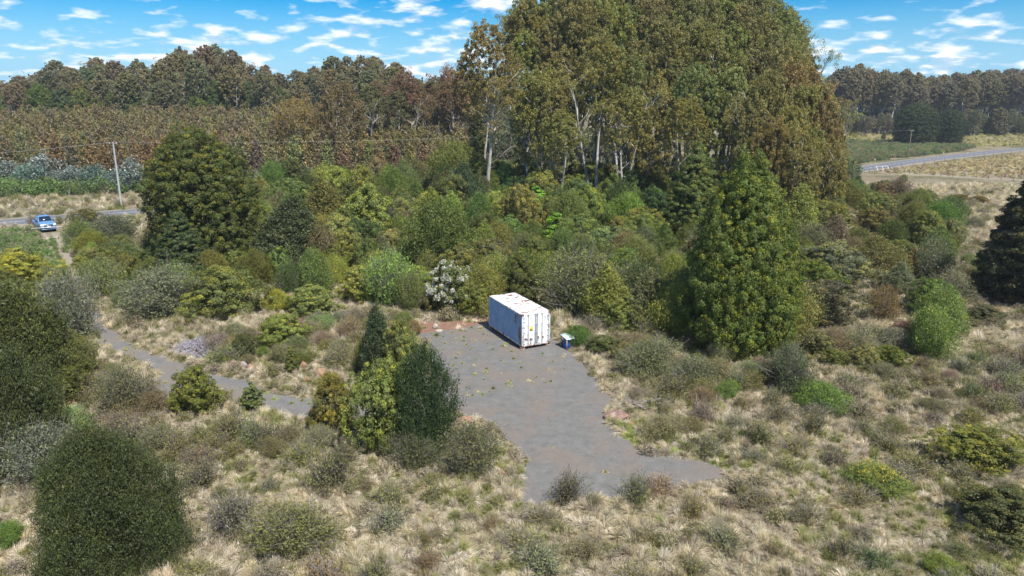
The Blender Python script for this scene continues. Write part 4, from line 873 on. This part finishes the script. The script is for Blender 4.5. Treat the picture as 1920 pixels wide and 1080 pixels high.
scatter([(400, 640), (640, 600), (770, 600), (780, 640), (680, 680), (600, 690), (500, 690), (420, 690)], 46, 1.5,
        filler(['heath', 'twiggy', 'soft'], (.7, 1.5), (.65, .9), 'in the low scrub between the brush pile and the red soil', 'low shrubs behind the bush clump', HE + [OL, GG]), 11, .7)
scatter([(1060, 650), (1200, 690), (1300, 740), (1420, 730), (1500, 690), (1700, 700), (1700, 640), (1500, 640), (1240, 640), (1120, 620)], 46, 1.7,
        filler(['heath', 'twiggy', 'twiggy', 'bush'], (.8, 1.9), (.6, .85), 'in the scrub at the foot of the large cone tree', 'low scrub below the cone tree', HE + [MD, OL]), 12, .7)
TAKEN0 = list(TAKEN)

# ---- tall grove of gums in the centre
GROVE_TOP = ([940, 985, 1030, 1100, 1390, 1430, 1460, 1490, 1520, 1550], [30, -15, -50, -75, -75, -30, 40, 95, 150, 200])
def gum_at(kind, px, Y, yt, color, lab, group, wk=1.0, k=None):
    x = (px - 960) / F * (Y * math.cos(PITCH) + CAMH * math.sin(PITCH)); z0 = float(T(x, Y)); dx, dy, dz = ray(px, yt); h = CAMH + dz * Y / dy - z0
    H0 = PR[kind][0][3]; R0 = PR[kind][0][2]
    plant(kind, x, Y, R0 * wk * (.45 + .55 * h / H0), max(4, h), color, lab, group, k=k, jit=.12)
gr = random.Random(31); cells = []
for Y, n, lo, hi, kinds in ((150, 14, 0, 30, ['gum']), (141, 15, 0, 50, ['gum']), (132, 14, 10, 110, ['gum']), (124, 13, 50, 190, ['gum']), (116, 10, 120, 240, ['gum', 'gum', 'gumlow']), (109, 5, 215, 290, ['gumlow', 'gum'])):
    for i in range(n):
        px = 978 + (1535 - 978) * (i + gr.uniform(.15, .85)) / n; top = np.interp(px, *GROVE_TOP)
        yt = top + gr.uniform(lo, hi)
        if Y < 112 and px < 960: continue
        lab = {150: 'tall gum in the back of the central grove', 141: 'tall gum in the back of the central grove', 132: 'tall gum in the middle of the central grove', 124: 'tall gum in the middle of the central grove',
               116: 'gum in the front rows of the central grove', 109: 'shorter gum on the front edge of the central grove'}[Y]
        gum_at(gr.choice(kinds), px, Y + gr.uniform(-3, 3), min(yt, 300), gr.choice([EU, EU, (.17, .18, .06), (.19, .17, .06)]), lab, 'central grove of gums, ' + lab.split(' in ')[-1].split(' on ')[-1])
gum_at('gum', 915, 118, 34, (.19, .18, .06), 'tall gum with fine drooping crown standing out at the left end of the grove', None, 1.15, 3)
for px, yt, Y in ((1480, 70, 118), (1500, 110, 112), (1520, 150, 108), (1545, 150, 112), (1560, 175, 106), (1575, 215, 108), (1500, 190, 100), (1540, 230, 101), (1455, 120, 108), (1570, 255, 100), (1430, 170, 104), (1465, 210, 99), (1520, 265, 97)):
    gum_at('gumlow', px - 34, Y, yt, gr.choice([(.19, .17, .055), (.18, .17, .055), (.195, .16, .06)]), 'bushy brown gum on the right flank of the central grove', 'gums on the right flank of the grove', .78)
# ---- forest behind the plantation, left
FT_L = ([-80, 0, 40, 60, 130, 200, 330, 350, 400, 480, 540, 600, 660, 740, 790, 820, 880, 940], [158, 150, 142, 122, 112, 102, 106, 78, 72, 96, 126, 108, 92, 104, 134, 150, 128, 122])
for Y, n, lo, hi in ((238, 18, 14, 46), (262, 30, 0, 42), (274, 28, 0, 30), (288, 24, -4, 22)):
    for i in range(n):
        px = -70 + 1010 * (i + gr.uniform(.1, .9)) / n
        gum_at('gumfar', px, Y + gr.uniform(-4, 4), np.interp(px, *FT_L) + gr.uniform(lo, hi), gr.choice([(.18, .165, .085), (.19, .16, .09), (.165, .165, .085)]), 'brown-crowned gum in the forest line behind the plantation', 'forest behind the plantation', 1.15)
for i in range(27):
    px = -60 + 600 * (i + gr.uniform(0, 1)) / 27
    gum_at('dome' if gr.random() < .5 else 'cone', px, 241 + gr.uniform(-5, 7), gr.uniform(146, 190), gr.choice([(.055, .085, .022), (.045, .07, .025), (.075, .10, .025)]), 'dark evergreen under the gums behind the plantation', 'dark understorey behind the plantation', .8)
for i in range(16):
    px = 540 + 380 * (i + gr.uniform(0, 1)) / 16
    gum_at('dome' if gr.random() < .5 else 'cone', px, 254 + gr.uniform(-5, 5), gr.uniform(175, 215), gr.choice([(.05, .07, .022), (.04, .06, .025)]), 'dark evergreen at the right end behind the plantation', 'dark understorey right of the plantation', .6)
for i in range(22):
    px = 690 + 250 * (i + gr.uniform(0, 1)) / 22
    gum_at('gum', px, gr.uniform(185, 235), gr.uniform(130, 205), gr.choice([(.16, .125, .07), (.17, .12, .075), (.14, .13, .06)]), 'brown gum in the gap between the forest line and the grove', 'gums left of the grove', 1.1)
# ---- forest at right
FT_R = ([1540, 1600, 1650, 1750, 1800, 1860, 1920, 2000], [128, 116, 126, 136, 132, 122, 122, 120])
for Y, n, lo, hi in ((354, 24, 0, 28), (366, 22, 0, 18), (380, 20, -2, 10)):
    for i in range(n):
        px = 1540 + 440 * (i + gr.uniform(.1, .9)) / n
        gum_at('gumfar', px, Y + gr.uniform(-5, 5), np.interp(px, *FT_R) + gr.uniform(lo, hi), gr.choice([(.19, .175, .105), (.18, .165, .11), (.19, .165, .10)]), 'grey-brown gum in the forest line beyond the right paddock', 'forest beyond the right paddock', 1.25)
for i in range(34):
    px = 1560 + 420 * (i + gr.uniform(0, 1)) / 34
    gum_at(gr.choice(['gumlow', 'gumlow', 'dome'] if px > 1790 else ['gumlow']), px, 344 + gr.uniform(-4, 5), gr.uniform(208, 228) if px < 1700 else gr.uniform(200, 236), gr.choice([(.15, .155, .09), (.13, .135, .08), (.08, .10, .045)] if px > 1790 else [(.17, .17, .11), (.15, .155, .10)]), 'grey-green scrub tree along the edge of the right paddock', 'scrub along the right paddock edge', .8)

# ---- plantation of young brown gums (nearest 300 individually, the rest as one mass)
pl = []
for iy in range(34):
    Y = 156 + iy * 2.9
    for ix in range(90):
        x = -165 + ix * 2.35 + gr.uniform(-1.1, 1.1); y = Y + gr.uniform(-1.4, 1.4); px, py = proj(x, y, float(T(x, y)))
        if -60 < px < 900 - iy * 3: pl.append((x, y, gr.uniform(.68, 1.2)))
pl.sort(key=lambda p: p[1]); PLC = [(.145, .13, .06), (.15, .125, .07), (.125, .11, .07), (.15, .145, .06), (.16, .13, .07)]
for x, y, s_ in pl[:290]:
    plant('sapling', x, y, 1.6 * s_, 9.5 * s_, gr.choice(PLC), 'brown-tipped young gum in the front rows of the plantation', 'young gums in the plantation front rows', jit=.15)
# juvenile silver gums along the front of the plantation
for i in range(46):
    px = -40 + 900 * (i + gr.uniform(0, 1)) / 46
    if 300 < px < 470: continue
    Y = 147 + gr.uniform(-4, 4); x = (px - 960) / F * (Y * .966 + 4.7); hh = gr.uniform(3.5, 7.5) * (1 if px < 320 else .7)
    plant('silver', x, Y, hh * .42, hh, gr.choice([(.095, .125, .11), (.08, .11, .095), (.12, .15, .135)]), 'silvery blue-leaved young gum at the foot of the plantation', 'silver saplings before the plantation')

# ------------------------------------------------------------------ ground cover instanced as stuff
def gn_scatter(name, P_, rotz, scl, tint, pick, protos, label, cat=None, tilt=None):
    pc = bpy.data.collections.new(name + '_kinds')
    for i, me in enumerate(protos): pc.objects.link(bpy.data.objects.new('%s_kind_%02d' % (name, i), me))
    me = bpy.data.meshes.new(name); n = len(P_); me.vertices.add(n); me.vertices.foreach_set('co', np.asarray(P_, np.float32).ravel())
    def at(nm, typ, key, arr): a = me.attributes.new(nm, typ, 'POINT'); a.data.foreach_set(key, np.ascontiguousarray(arr).ravel())
    rv = np.zeros((n, 3), np.float32); rv[:, 2] = rotz
    if tilt is not None: rv[:, :2] = tilt
    at('rot', 'FLOAT_VECTOR', 'vector', rv); at('scl', 'FLOAT_VECTOR', 'vector', np.asarray(scl, np.float32))
    at('tint', 'FLOAT_COLOR', 'color', np.concatenate([np.asarray(tint, np.float32), np.ones((n, 1), np.float32)], 1)); at('pick', 'INT', 'value', np.asarray(pick, np.int32))
    me.update(); o = obj(name, me); ng = bpy.data.node_groups.new(name, 'GeometryNodeTree')
    ng.interface.new_socket('Geometry', in_out='INPUT', socket_type='NodeSocketGeometry'); ng.interface.new_socket('Geometry', in_out='OUTPUT', socket_type='NodeSocketGeometry')
    t = NT(ng); gi = t.n('NodeGroupInput'); go = t.n('NodeGroupOutput'); ci = t.n('GeometryNodeCollectionInfo'); ci.inputs['Collection'].default_value = pc; ci.inputs['Separate Children'].default_value = True; ci.inputs['Reset Children'].default_value = True
    def na(nm, dt): q = t.n('GeometryNodeInputNamedAttribute', data_type=dt); q.inputs['Name'].default_value = nm; return q.outputs['Attribute']
    ip = t.n('GeometryNodeInstanceOnPoints', {'Points': gi.outputs[0], 'Instance': ci.outputs[0], 'Pick Instance': True, 'Instance Index': na('pick', 'INT'), 'Rotation': na('rot', 'FLOAT_VECTOR'), 'Scale': na('scl', 'FLOAT_VECTOR')})
    t.L.new(ip.outputs[0], go.inputs[0]); md = o.modifiers.new('instances', 'NODES'); md.node_group = ng
    return tag(o, label, cat, kind='stuff')
def tussock(seed, nb=230, L_=.62, r0=.11, wd=.011, droop=1.35):
    rg = np.random.default_rng(seed); a = rg.uniform(0, 6.28, nb); el = rg.uniform(.35, 1.45, nb); d = np.stack([np.cos(a) * np.cos(el), np.sin(a) * np.cos(el), np.sin(el)], 1)
    comb = rg.uniform(0, 6.28); d[:, 0] += .3 * math.cos(comb); d[:, 1] += .3 * math.sin(comb)
    b = np.stack([np.cos(a) * r0 * rg.uniform(0, 1, nb), np.sin(a) * r0 * rg.uniform(0, 1, nb), np.zeros(nb)], 1); LL = L_ * rg.uniform(.6, 1.25, nb)
    side = unit(np.cross(d, np.array([0, 0, 1.]) + rg.normal(size=(nb, 3)) * .3)); V = []; S = 4
    for k in range(S + 1):
        s_ = k / S; p = b + d * (s_ * LL)[:, None]; p[:, 2] -= droop * .5 * LL * s_ ** 2.2 * np.cos(el); p[:, 2] = np.maximum(p[:, 2], .01); wk = wd * (1 - .8 * s_)
        V += [p - side * wk, p + side * wk]
    V = np.stack(V, 1); f0 = np.array([(2 * k, 2 * k + 1, 2 * k + 3, 2 * k + 2) for k in range(S)]); f = (np.arange(nb)[:, None, None] * (2 * S + 2) + f0[None]).reshape(-1, 4)
    var = np.repeat(rg.uniform(0, 1, nb), 2 * S + 2); tip = np.tile(np.repeat(np.linspace(0, 1, S + 1), 2), nb)
    return build('tussock', [(V.reshape(-1, 3), f, 0, np.stack([var, tip, var], 1))], [M_GRASS])
TUS = [tussock(s, L_=(.62, .7, .55, .5)[s % 4], droop=(1.5, 1.8, 1.1, 1.6)[s % 4]) for s in range(6)]
def heathlet(seed, twig):
    rg = np.random.default_rng(seed); P_, N_ = envelope(rg, 'ball', .38, .42, 130, 0, .8, .3); id_ = np.repeat(np.arange(130), 7); n = len(id_)
    D = unit(N_ + np.array([0, 0, 1.]) + .4 * rg.normal(size=(130, 3))); s_ = rg.uniform(-.5, .6, n); Q = P_[id_] + D[id_] * (s_ * .2)[:, None] + rg.normal(size=(n, 3)) * .03
    parts = [leaves(rg, Q, dirs(rg, n), .03, 2.4, 0, np.clip(.5 * rg.uniform(0, 1, 130)[id_] + .5 * rg.uniform(0, 1, n), 0, 1), (s_ > .2) * rg.uniform(0, 1, n))]
    for k in range(int(60 * twig)):
        j = rg.integers(130); parts.append(tube([P_[j] * .2, P_[j] * .7 + rg.normal(size=3) * .05, P_[j] + D[j] * .14], [.010, .008, .003], 3, 1))
    return build('heathlet', parts, [M_HEATH, M_TWIG])
HEA = [heathlet(200 + s, (.3, 1.0, .6, 1.4)[s % 4]) for s in range(4)]
def vnoise(x, y, sc, seed):
    return np.array([mn.noise(Vector((a * sc + seed, b * sc - seed, seed * .7))) for a, b in zip(x, y)])
RCn = np.array([(p.x, p.y) for p in RC])
def roadfree(x, y, dist):
    out = np.ones(len(x), bool)
    for k in range(len(RCn) - 1):
        a, b = RCn[k], RCn[k + 1]; d = b - a; tt = np.clip(((x - a[0]) * d[0] + (y - a[1]) * d[1]) / (d @ d), 0, 1); out &= np.hypot(x - a[0] - tt * d[0], y - a[1] - tt * d[1]) > dist
    return out
def field(Y0, Y1, dens, seed, margin=60):
    rg = np.random.default_rng(seed); W1 = Y1 * .80 + 8; n = int((Y1 - Y0) * 2 * W1 * dens); x = rg.uniform(-W1, W1, n); y = rg.uniform(Y0, Y1, n)
    ok = np.abs(x) < (y * .78 + 6); ok &= ~inpoly(x, y, PADG) & ~inpoly(x, y, TRKG) & ~inpoly(x, y, SPURG) & ~inpoly(x, y, REDG) & ~inpoly(x, y, DRVG); x, y = x[ok], y[ok]; ok = roadfree(x, y, 3.9); return x[ok], y[ok], rg
STRAW = np.array([.75, .775, .87]) * np.array([(.50, .42, .27), (.56, .49, .37), (.44, .37, .27), (.48, .42, .28), (.42, .37, .25), (.58, .51, .40), (.40, .34, .25)])
GREEN = .66 * np.array([(.24, .25, .10), (.29, .29, .13), (.21, .23, .09)])
X, Yv, S_, TI, PK, RZ = [], [], [], [], [], []
for (y0, y1, dens, sz) in ((17, 34, 6.5, .74), (34, 50, 4.8, .82), (50, 72, 3.0, 1.0), (72, 100, 1.1, 1.3), (100, 150, .42, 1.6)):
    x, y, rg = field(y0, y1, dens, int(y0)); n = len(x); ng_ = vnoise(x, y, .11, 3.3); hn = vnoise(x, y, .3, 9.1)
    s_ = sz * rg.uniform(.55, 1.2, n) * (1 + .35 * hn); tint = STRAW[rg.integers(0, len(STRAW), n)] * rg.uniform(.75, 1.12, (n, 1)); gsel = rg.uniform(0, 1, n) < np.clip(.05 + .9 * ng_, .02, .4); tint[gsel] = GREEN[rg.integers(0, 3, gsel.sum())] * rg.uniform(.8, 1.3, (gsel.sum(), 1))
    X.append(x); Yv.append(y); S_.append(np.stack([s_, s_, s_ * rg.uniform(.75, 1.2, n)], 1)); TI.append(tint); PK.append(rg.integers(0, 6, n)); RZ.append(rg.uniform(0, 6.28, n))
X = np.concatenate(X); Yv = np.concatenate(Yv)
gn_scatter('tussock_grass', np.stack([X, Yv, T(X, Yv)], 1), np.concatenate(RZ), np.concatenate(S_), np.concatenate(TI), np.concatenate(PK), TUS, 'straw-coloured tussock grass covering the open ground', 'grass')
X, Yv, S_, TI, PK, RZ = [], [], [], [], [], []
HT = np.array([(.15, .145, .07), (.15, .13, .08), (.19, .165, .12), (.14, .14, .055), (.12, .12, .045), (.21, .18, .14)])
for (y0, y1, dens, sz) in ((17, 34, 1.5, .95), (34, 50, 1.3, 1.1), (50, 72, .9, 1.4), (72, 100, .5, 1.7), (100, 150, .22, 2.0)):
    x, y, rg = field(y0, y1, dens, 500 + int(y0)); h1 = vnoise(x, y, .13, 17.) + .6 * vnoise(x, y, .5, 5.); keep = rg.uniform(0, 1, len(x)) < np.clip(.10 + 1.3 * h1, .02, .85); x, y = x[keep], y[keep]; n = len(x)
    s_ = sz * rg.uniform(.6, 1.4, n); X.append(x); Yv.append(y); S_.append(np.stack([s_, s_, s_ * rg.uniform(.7, 1.2, n)], 1)); TI.append(HT[rg.integers(0, len(HT), n)] * rg.uniform(.8, 1.2, (n, 1))); PK.append(rg.integers(0, 4, n)); RZ.append(rg.uniform(0, 6.28, n))
X = np.concatenate(X); Yv = np.concatenate(Yv)
gn_scatter('heath_cover', np.stack([X, Yv, T(X, Yv)], 1), np.concatenate(RZ), np.concatenate(S_), np.concatenate(TI), np.concatenate(PK), HEA, 'low grey-brown heath growing through the tussocks', 'heath')
def zone_scatter(name, poly, dens, protos, tints, sz, label, cat, seed, nk, jitter=.3, mask=None):
    P_ = gp(poly); x0, x1 = min(p[0] for p in P_), max(p[0] for p in P_); y0, y1 = min(p[1] for p in P_), max(p[1] for p in P_); rg = np.random.default_rng(seed); n = int((x1 - x0) * (y1 - y0) * dens)
    x = rg.uniform(x0, x1, n); y = rg.uniform(y0, y1, n); ok = inpoly(x, y, P_); x, y = x[ok], y[ok]; ok = roadfree(x, y, 3.6) if name != 'pad_weeds' else np.ones(len(x), bool); x, y = x[ok], y[ok]
    if mask: ok = mask(x, y, rg); x, y = x[ok], y[ok]
    n = len(x); s_ = rg.uniform(sz[0], sz[1], n); T_ = np.array(tints)
    return gn_scatter(name, np.stack([x, y, T(x, y)], 1), rg.uniform(0, 6.28, n), np.stack([s_, s_, s_ * rg.uniform(.7, 1.2, n)], 1), T_[rg.integers(0, len(T_), n)] * rg.uniform(1 - jitter, 1 + jitter, (n, 1)), rg.integers(0, nk, n), protos, label, cat)
GT = [(.085, .145, .04), (.10, .16, .045), (.07, .12, .035), (.12, .15, .055)]
zone_scatter('green_groundcover', [(-60, 374), (130, 366), (300, 360), (300, 343), (150, 335), (-60, 336)], .8, HEA, GT, (2.4, 6.5), 'bright green bracken-like growth between the verge and the plantation', 'undergrowth', 41, 4)
zone_scatter('driveway_growth', [(-40, 445), (55, 436), (88, 470), (130, 520), (100, 540), (60, 480), (-40, 475)], 1.1, HEA, GT + [(.16, .18, .09)], (1.2, 2.6), 'green low growth beside and between the driveway ruts', 'undergrowth', 42, 4)
zone_scatter('driveway_median', [(93, 446), (101, 446), (124, 520), (115, 516)], 3, HEA, GT + [(.14, .14, .08)], (.5, 1.0), 'green grass strip between the two driveway ruts', 'undergrowth', 52, 4)
zone_scatter('driveside_growth', [(122, 440), (165, 430), (240, 440), (200, 480), (150, 490), (130, 470)], 1.2, HEA, GT + [(.16, .19, .09)], (1.2, 3.0), 'green low growth right of the driveway', 'undergrowth', 43, 4)
zone_scatter('field_growth', [(1570, 312), (1660, 300), (1800, 284), (1830, 276), (1650, 268), (1570, 262)], .45, HEA, [(.10, .13, .05), (.11, .12, .06), (.09, .16, .045), (.14, .14, .07), (.17, .16, .08)], (1.0, 3.4), 'low green growth in the field beyond the road', 'undergrowth', 44, 4)
zone_scatter('pad_edge_grass', [(1130, 788), (1165, 812), (1190, 838), (1215, 850), (1280, 856), (1335, 866), (1362, 884), (1390, 880), (1330, 846), (1260, 826), (1200, 790)], 7, TUS, [(.24, .27, .09), (.30, .30, .13), (.20, .25, .08)], (.4, .75), 'greener grass along the right edge of the pad', 'grass', 45, 6)
def wm(x, y, rg):
    ok = inpoly(x, y, gp([(780, 630), (912, 612), (1060, 655), (1080, 690), (1000, 735), (900, 745), (820, 760), (812, 700)])); return ok | (rg.uniform(0, 1, len(x)) < .04)
zone_scatter('pad_weeds', [(785, 632), (912, 612), (970, 655), (1060, 660), (1100, 700), (1130, 780), (1160, 830), (1200, 880), (1000, 930), (990, 860), (850, 765), (812, 700)], 1.1, TUS, [(.28, .27, .13), (.36, .33, .20), (.18, .22, .07), (.24, .25, .10)], (.12, .42), 'small grass weeds growing through the gravel pad', 'weeds', 46, 6, mask=wm)
zone_scatter('paddock_tufts', [(1640, 322), (1750, 306), (1930, 288), (2100, 292), (2100, 350), (1900, 336), (1760, 329), (1660, 325)], .5, TUS, [(.30, .26, .15), (.36, .31, .20), (.24, .22, .11), (.22, .16, .11)], (.6, 1.5), 'thin dry grass of the grazed paddock', 'grass', 54, 6)
zone_scatter('paddock_far_grass', [(1570, 262), (1600, 248), (2050, 246), (2050, 280), (1930, 272), (1830, 276), (1650, 268)], .3, TUS, [(.30, .28, .14), (.34, .30, .18), (.20, .22, .09)], (1.0, 2.4), 'dry grass in the far paddock before the forest', 'grass', 55, 6)
zone_scatter('soil_tufts', RED, 1.3, TUS, [tuple(c) for c in STRAW] + [(.18, .2, .08)], (.3, .8), 'dry tufts on the red soil behind the pad', 'weeds', 53, 6)
zone_scatter('track_weeds', TRK, .5, TUS, [(.28, .27, .13), (.22, .26, .09)], (.15, .45), 'grass weeds on the left gravel track', 'weeds', 47, 6)
zone_scatter('far_grass', [(1570, 345), (1900, 345), (2000, 420), (1940, 470), (1780, 450), (1640, 385), (1560, 370)], .9, TUS, [tuple(c) for c in STRAW], (.8, 1.5), 'pale dry grass of the field on the right', 'grass', 48, 6)
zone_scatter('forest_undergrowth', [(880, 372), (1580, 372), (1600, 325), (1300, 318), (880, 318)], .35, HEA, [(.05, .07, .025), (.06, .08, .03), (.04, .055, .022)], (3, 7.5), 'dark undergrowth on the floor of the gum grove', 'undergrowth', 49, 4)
fx, fy = [], []; rg = np.random.default_rng(88)
for (xa, xb, ya, yb, n) in ((-215, 10, 262, 312, 900), (120, 300, 350, 402, 600), (110, 330, 400, 425, 420), (-230, 10, 312, 330, 420), (-90, 40, 205, 262, 260)):
    fx.append(rg.uniform(xa, xb, n)); fy.append(rg.uniform(ya, yb, n))
fx = np.concatenate(fx); fy = np.concatenate(fy); n = len(fx); s_ = rg.uniform(9, 17, n) * np.where((fy > 400) | ((fy > 312) & (fx < 20)), 2.1, 1)
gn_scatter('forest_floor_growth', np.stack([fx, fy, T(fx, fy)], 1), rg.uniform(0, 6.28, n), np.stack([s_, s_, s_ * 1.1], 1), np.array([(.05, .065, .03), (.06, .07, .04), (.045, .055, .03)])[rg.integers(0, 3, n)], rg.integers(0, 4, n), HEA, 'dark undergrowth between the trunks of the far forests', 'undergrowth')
rest = np.array(pl[290:]); n = len(rest); rg = np.random.default_rng(5)
def instcopy(me, mats):
    m2 = me.copy(); m2.materials.clear()
    for q in mats: m2.materials.append(q)
    return m2
PLK = [instcopy(p[0], [M_PLANI]) for p in PR['sapling']]
gn_scatter('plantation', np.stack([rest[:, 0], rest[:, 1], T(rest[:, 0], rest[:, 1])], 1), rg.uniform(0, 6.28, n), np.stack([rest[:, 2] * 1.07, rest[:, 2] * 1.07, rest[:, 2] * 1.06], 1), np.array(PLC)[rg.integers(0, 5, n)] * rg.uniform(.85, 1.15, (n, 1)), rg.integers(0, 4, n), PLK, 'dense mass of brown-tipped young gums in the plantation rows', 'plantation')

# ------------------------------------------------------------------ labels that point at one plant: its look and the landmark it stands by
LM = [(975, 600, 'the container'), (1066, 640, 'the blue drum'), (390, 380, 'the domed evergreen'), (1392, 480, 'the large cone tree'), (845, 540, 'the white blossom bush'), (85, 425, 'the pickup'),
 (357, 655, 'the brush pile'), (362, 740, 'the lone round bush'), (715, 770, 'the clump beside the pad'), (812, 460, 'the big feathery tree'), (1000, 395, 'the lime conifer'), (1146, 420, 'the golden conifer'),
 (1750, 630, 'the bright green pair'), (1890, 450, 'the dark edge tree'), (1546, 580, 'the grey-brown round bush'), (1768, 410, 'the vivid green bush'), (1642, 910, 'the yellow-flowered bush'),
 (1838, 850, 'the yellow-olive bush'), (1880, 980, 'the dark corner bush'), (205, 950, 'the huge foreground bush'), (545, 1010, 'the wide heath bush'), (1065, 925, 'the brown pad-edge shrub'),
 (1195, 930, 'the olive pad-edge shrub'), (1345, 885, 'the tip of the pad'), (1157, 782, 'the long rock slab'), (941, 885, 'the lone orange rock'), (885, 850, 'the heath bush by the pad'),
 (692, 410, 'the wide light green bush'), (540, 445, 'the tall brownish tree'), (306, 555, 'the broad grey-green bush'), (418, 555, 'the round dense bush'), (120, 590, 'the lichen-covered bush'),
 (34, 505, 'the yellow-green bush'), (75, 860, 'the silvery bush'), (562, 250, 'the left open gum'), (634, 240, 'the reddish-topped gum'), (852, 210, 'the pinkish gum'), (915, 150, 'the drooping left grove gum'),
 (1748, 232, 'the two lone trees'), (220, 330, 'the leaning power pole'), (1300, 370, 'the evergreen behind the cone tree'), (1162, 1030, 'the white rock'), (1540, 750, 'the feathery green bush'),
 (1860, 243, 'the pale forest-edge bush'), (1572, 340, 'the rusty orange tree'), (757, 290, 'the golden-topped conical tree')]
def hue(c):
    r, g_, b = c[:3]; L_ = .3 * r + .6 * g_ + .1 * b
    if b > .85 * g_ and L_ > .1: return 'silvery'
    if r > g_ * 1.12: return 'brown' if b < r * .62 else 'grey-brown'
    if b > .55 * max(r, g_): return 'grey-green'
    if g_ > 1.45 * r: return 'bright green' if L_ > .1 else 'dark green'
    return 'dark olive' if L_ < .08 else 'pale olive' if L_ > .145 else 'olive'
todo = {}
for e in list(COL.objects):
    if e.parent or e.type != 'EMPTY' or e.get('named') or not e.get('group') or not e.children: continue
    h = e.scale.z * max(v[2] for v in e.children[0].bound_box); px, py = proj(e.location.x, e.location.y, e.location.z + h * .6)
    d, lx, ly, ph = min((math.hypot(px - a, (py - b) * 1.3), a, b, c) for a, b, c in LM); dx, dy = px - lx, py - ly
    v_ = '' if abs(dy) < .45 * abs(dx) else ('above' if dy < 0 else 'below'); h_ = '' if abs(dx) < .45 * abs(dy) else ('left of' if dx < 0 else 'right of')
    dr_ = (v_ + ' and ' + h_) if v_ and h_ else (v_ or h_); ad = 'just' if d < 48 else 'a little' if d < 95 else 'some way' if d < 180 else 'far'
    nm = e.name.split('.')[0]; noun = {'eucalyptus_tree': 'gum', 'evergreen_tree': 'tree', 'conifer_tree': 'conifer', 'plantation_tree': 'young plantation gum', 'silver_gum_sapling': 'young gum', 'small_tree': 'small tree', 'heath_shrub': 'shrub'}.get(nm, 'bush')
    shape = {'e': 'rounded', 'f': 'feathery', 't': 'twiggy', 's': 'soft'}.get('', '')
    lab0 = e['label'].split()
    for wd in ('rounded', 'feathery', 'soft', 'twiggy', 'narrow', 'conical', 'domed'):
        if wd in lab0: shape = wd
    big = 'tall' if nm == 'eucalyptus_tree' and h > 24 else 'low' if h < .8 else ''
    lab = ' '.join(w_ for w_ in (big, hue(e.children[0].color), shape, noun, ad, dr_, ph) if w_)
    if len(lab.split()) > 15: lab = lab.replace(shape + ' ', '', 1).replace('small tree', 'tree')
    if len(lab.split()) > 15: lab = lab.replace('a little ', 'near ')
    todo.setdefault(lab, []).append((h, e))
for lab, L_ in todo.items():
    L_.sort(key=lambda t_: -t_[0])
    if len(L_) == 2: L_[0][1]['label'] = 'larger ' + lab; L_[1][1]['label'] = 'smaller ' + lab
    elif len(L_) == 3:
        for w_, (h, e) in zip(('largest', 'middle-sized', 'smallest'), L_): e['label'] = w_ + ' ' + lab
    elif len(L_) <= 14:
        L_.sort(key=lambda t_: t_[1].location.x / t_[1].location.y)
        for w_, (h, e) in zip(('leftmost', 'second-from-left', 'third-from-left', 'fourth-from-left', 'fifth-from-left', 'sixth-from-left', 'seventh-from-left', 'eighth-from-left', 'ninth-from-left', 'tenth-from-left', 'eleventh-from-left', 'twelfth-from-left', 'thirteenth-from-left', 'fourteenth-from-left'), L_):
            e['label'] = (w_ if h is not L_[-1][0] or len(L_) < 2 else 'rightmost') + ' ' + lab
    else:
        for h, e in L_: e['label'] = lab; e['group'] = L_[0][1]['group']
for e in COL.objects:
    if e.get('named'): del e['named']
# ------------------------------------------------------------------ thin air over the far land
hm, t, o_ = newmat('haze_air'); t.L.new(t.n('ShaderNodeVolumePrincipled', {'Color': (.80, .88, 1.0, 1), 'Density': .0002, 'Anisotropy': .2}).outputs[0], o_.inputs['Volume'])
tag(obj('haze', build('haze', [box(-600, 600, -40, 620, -1.5, 60)], [hm])), kind='stuff')
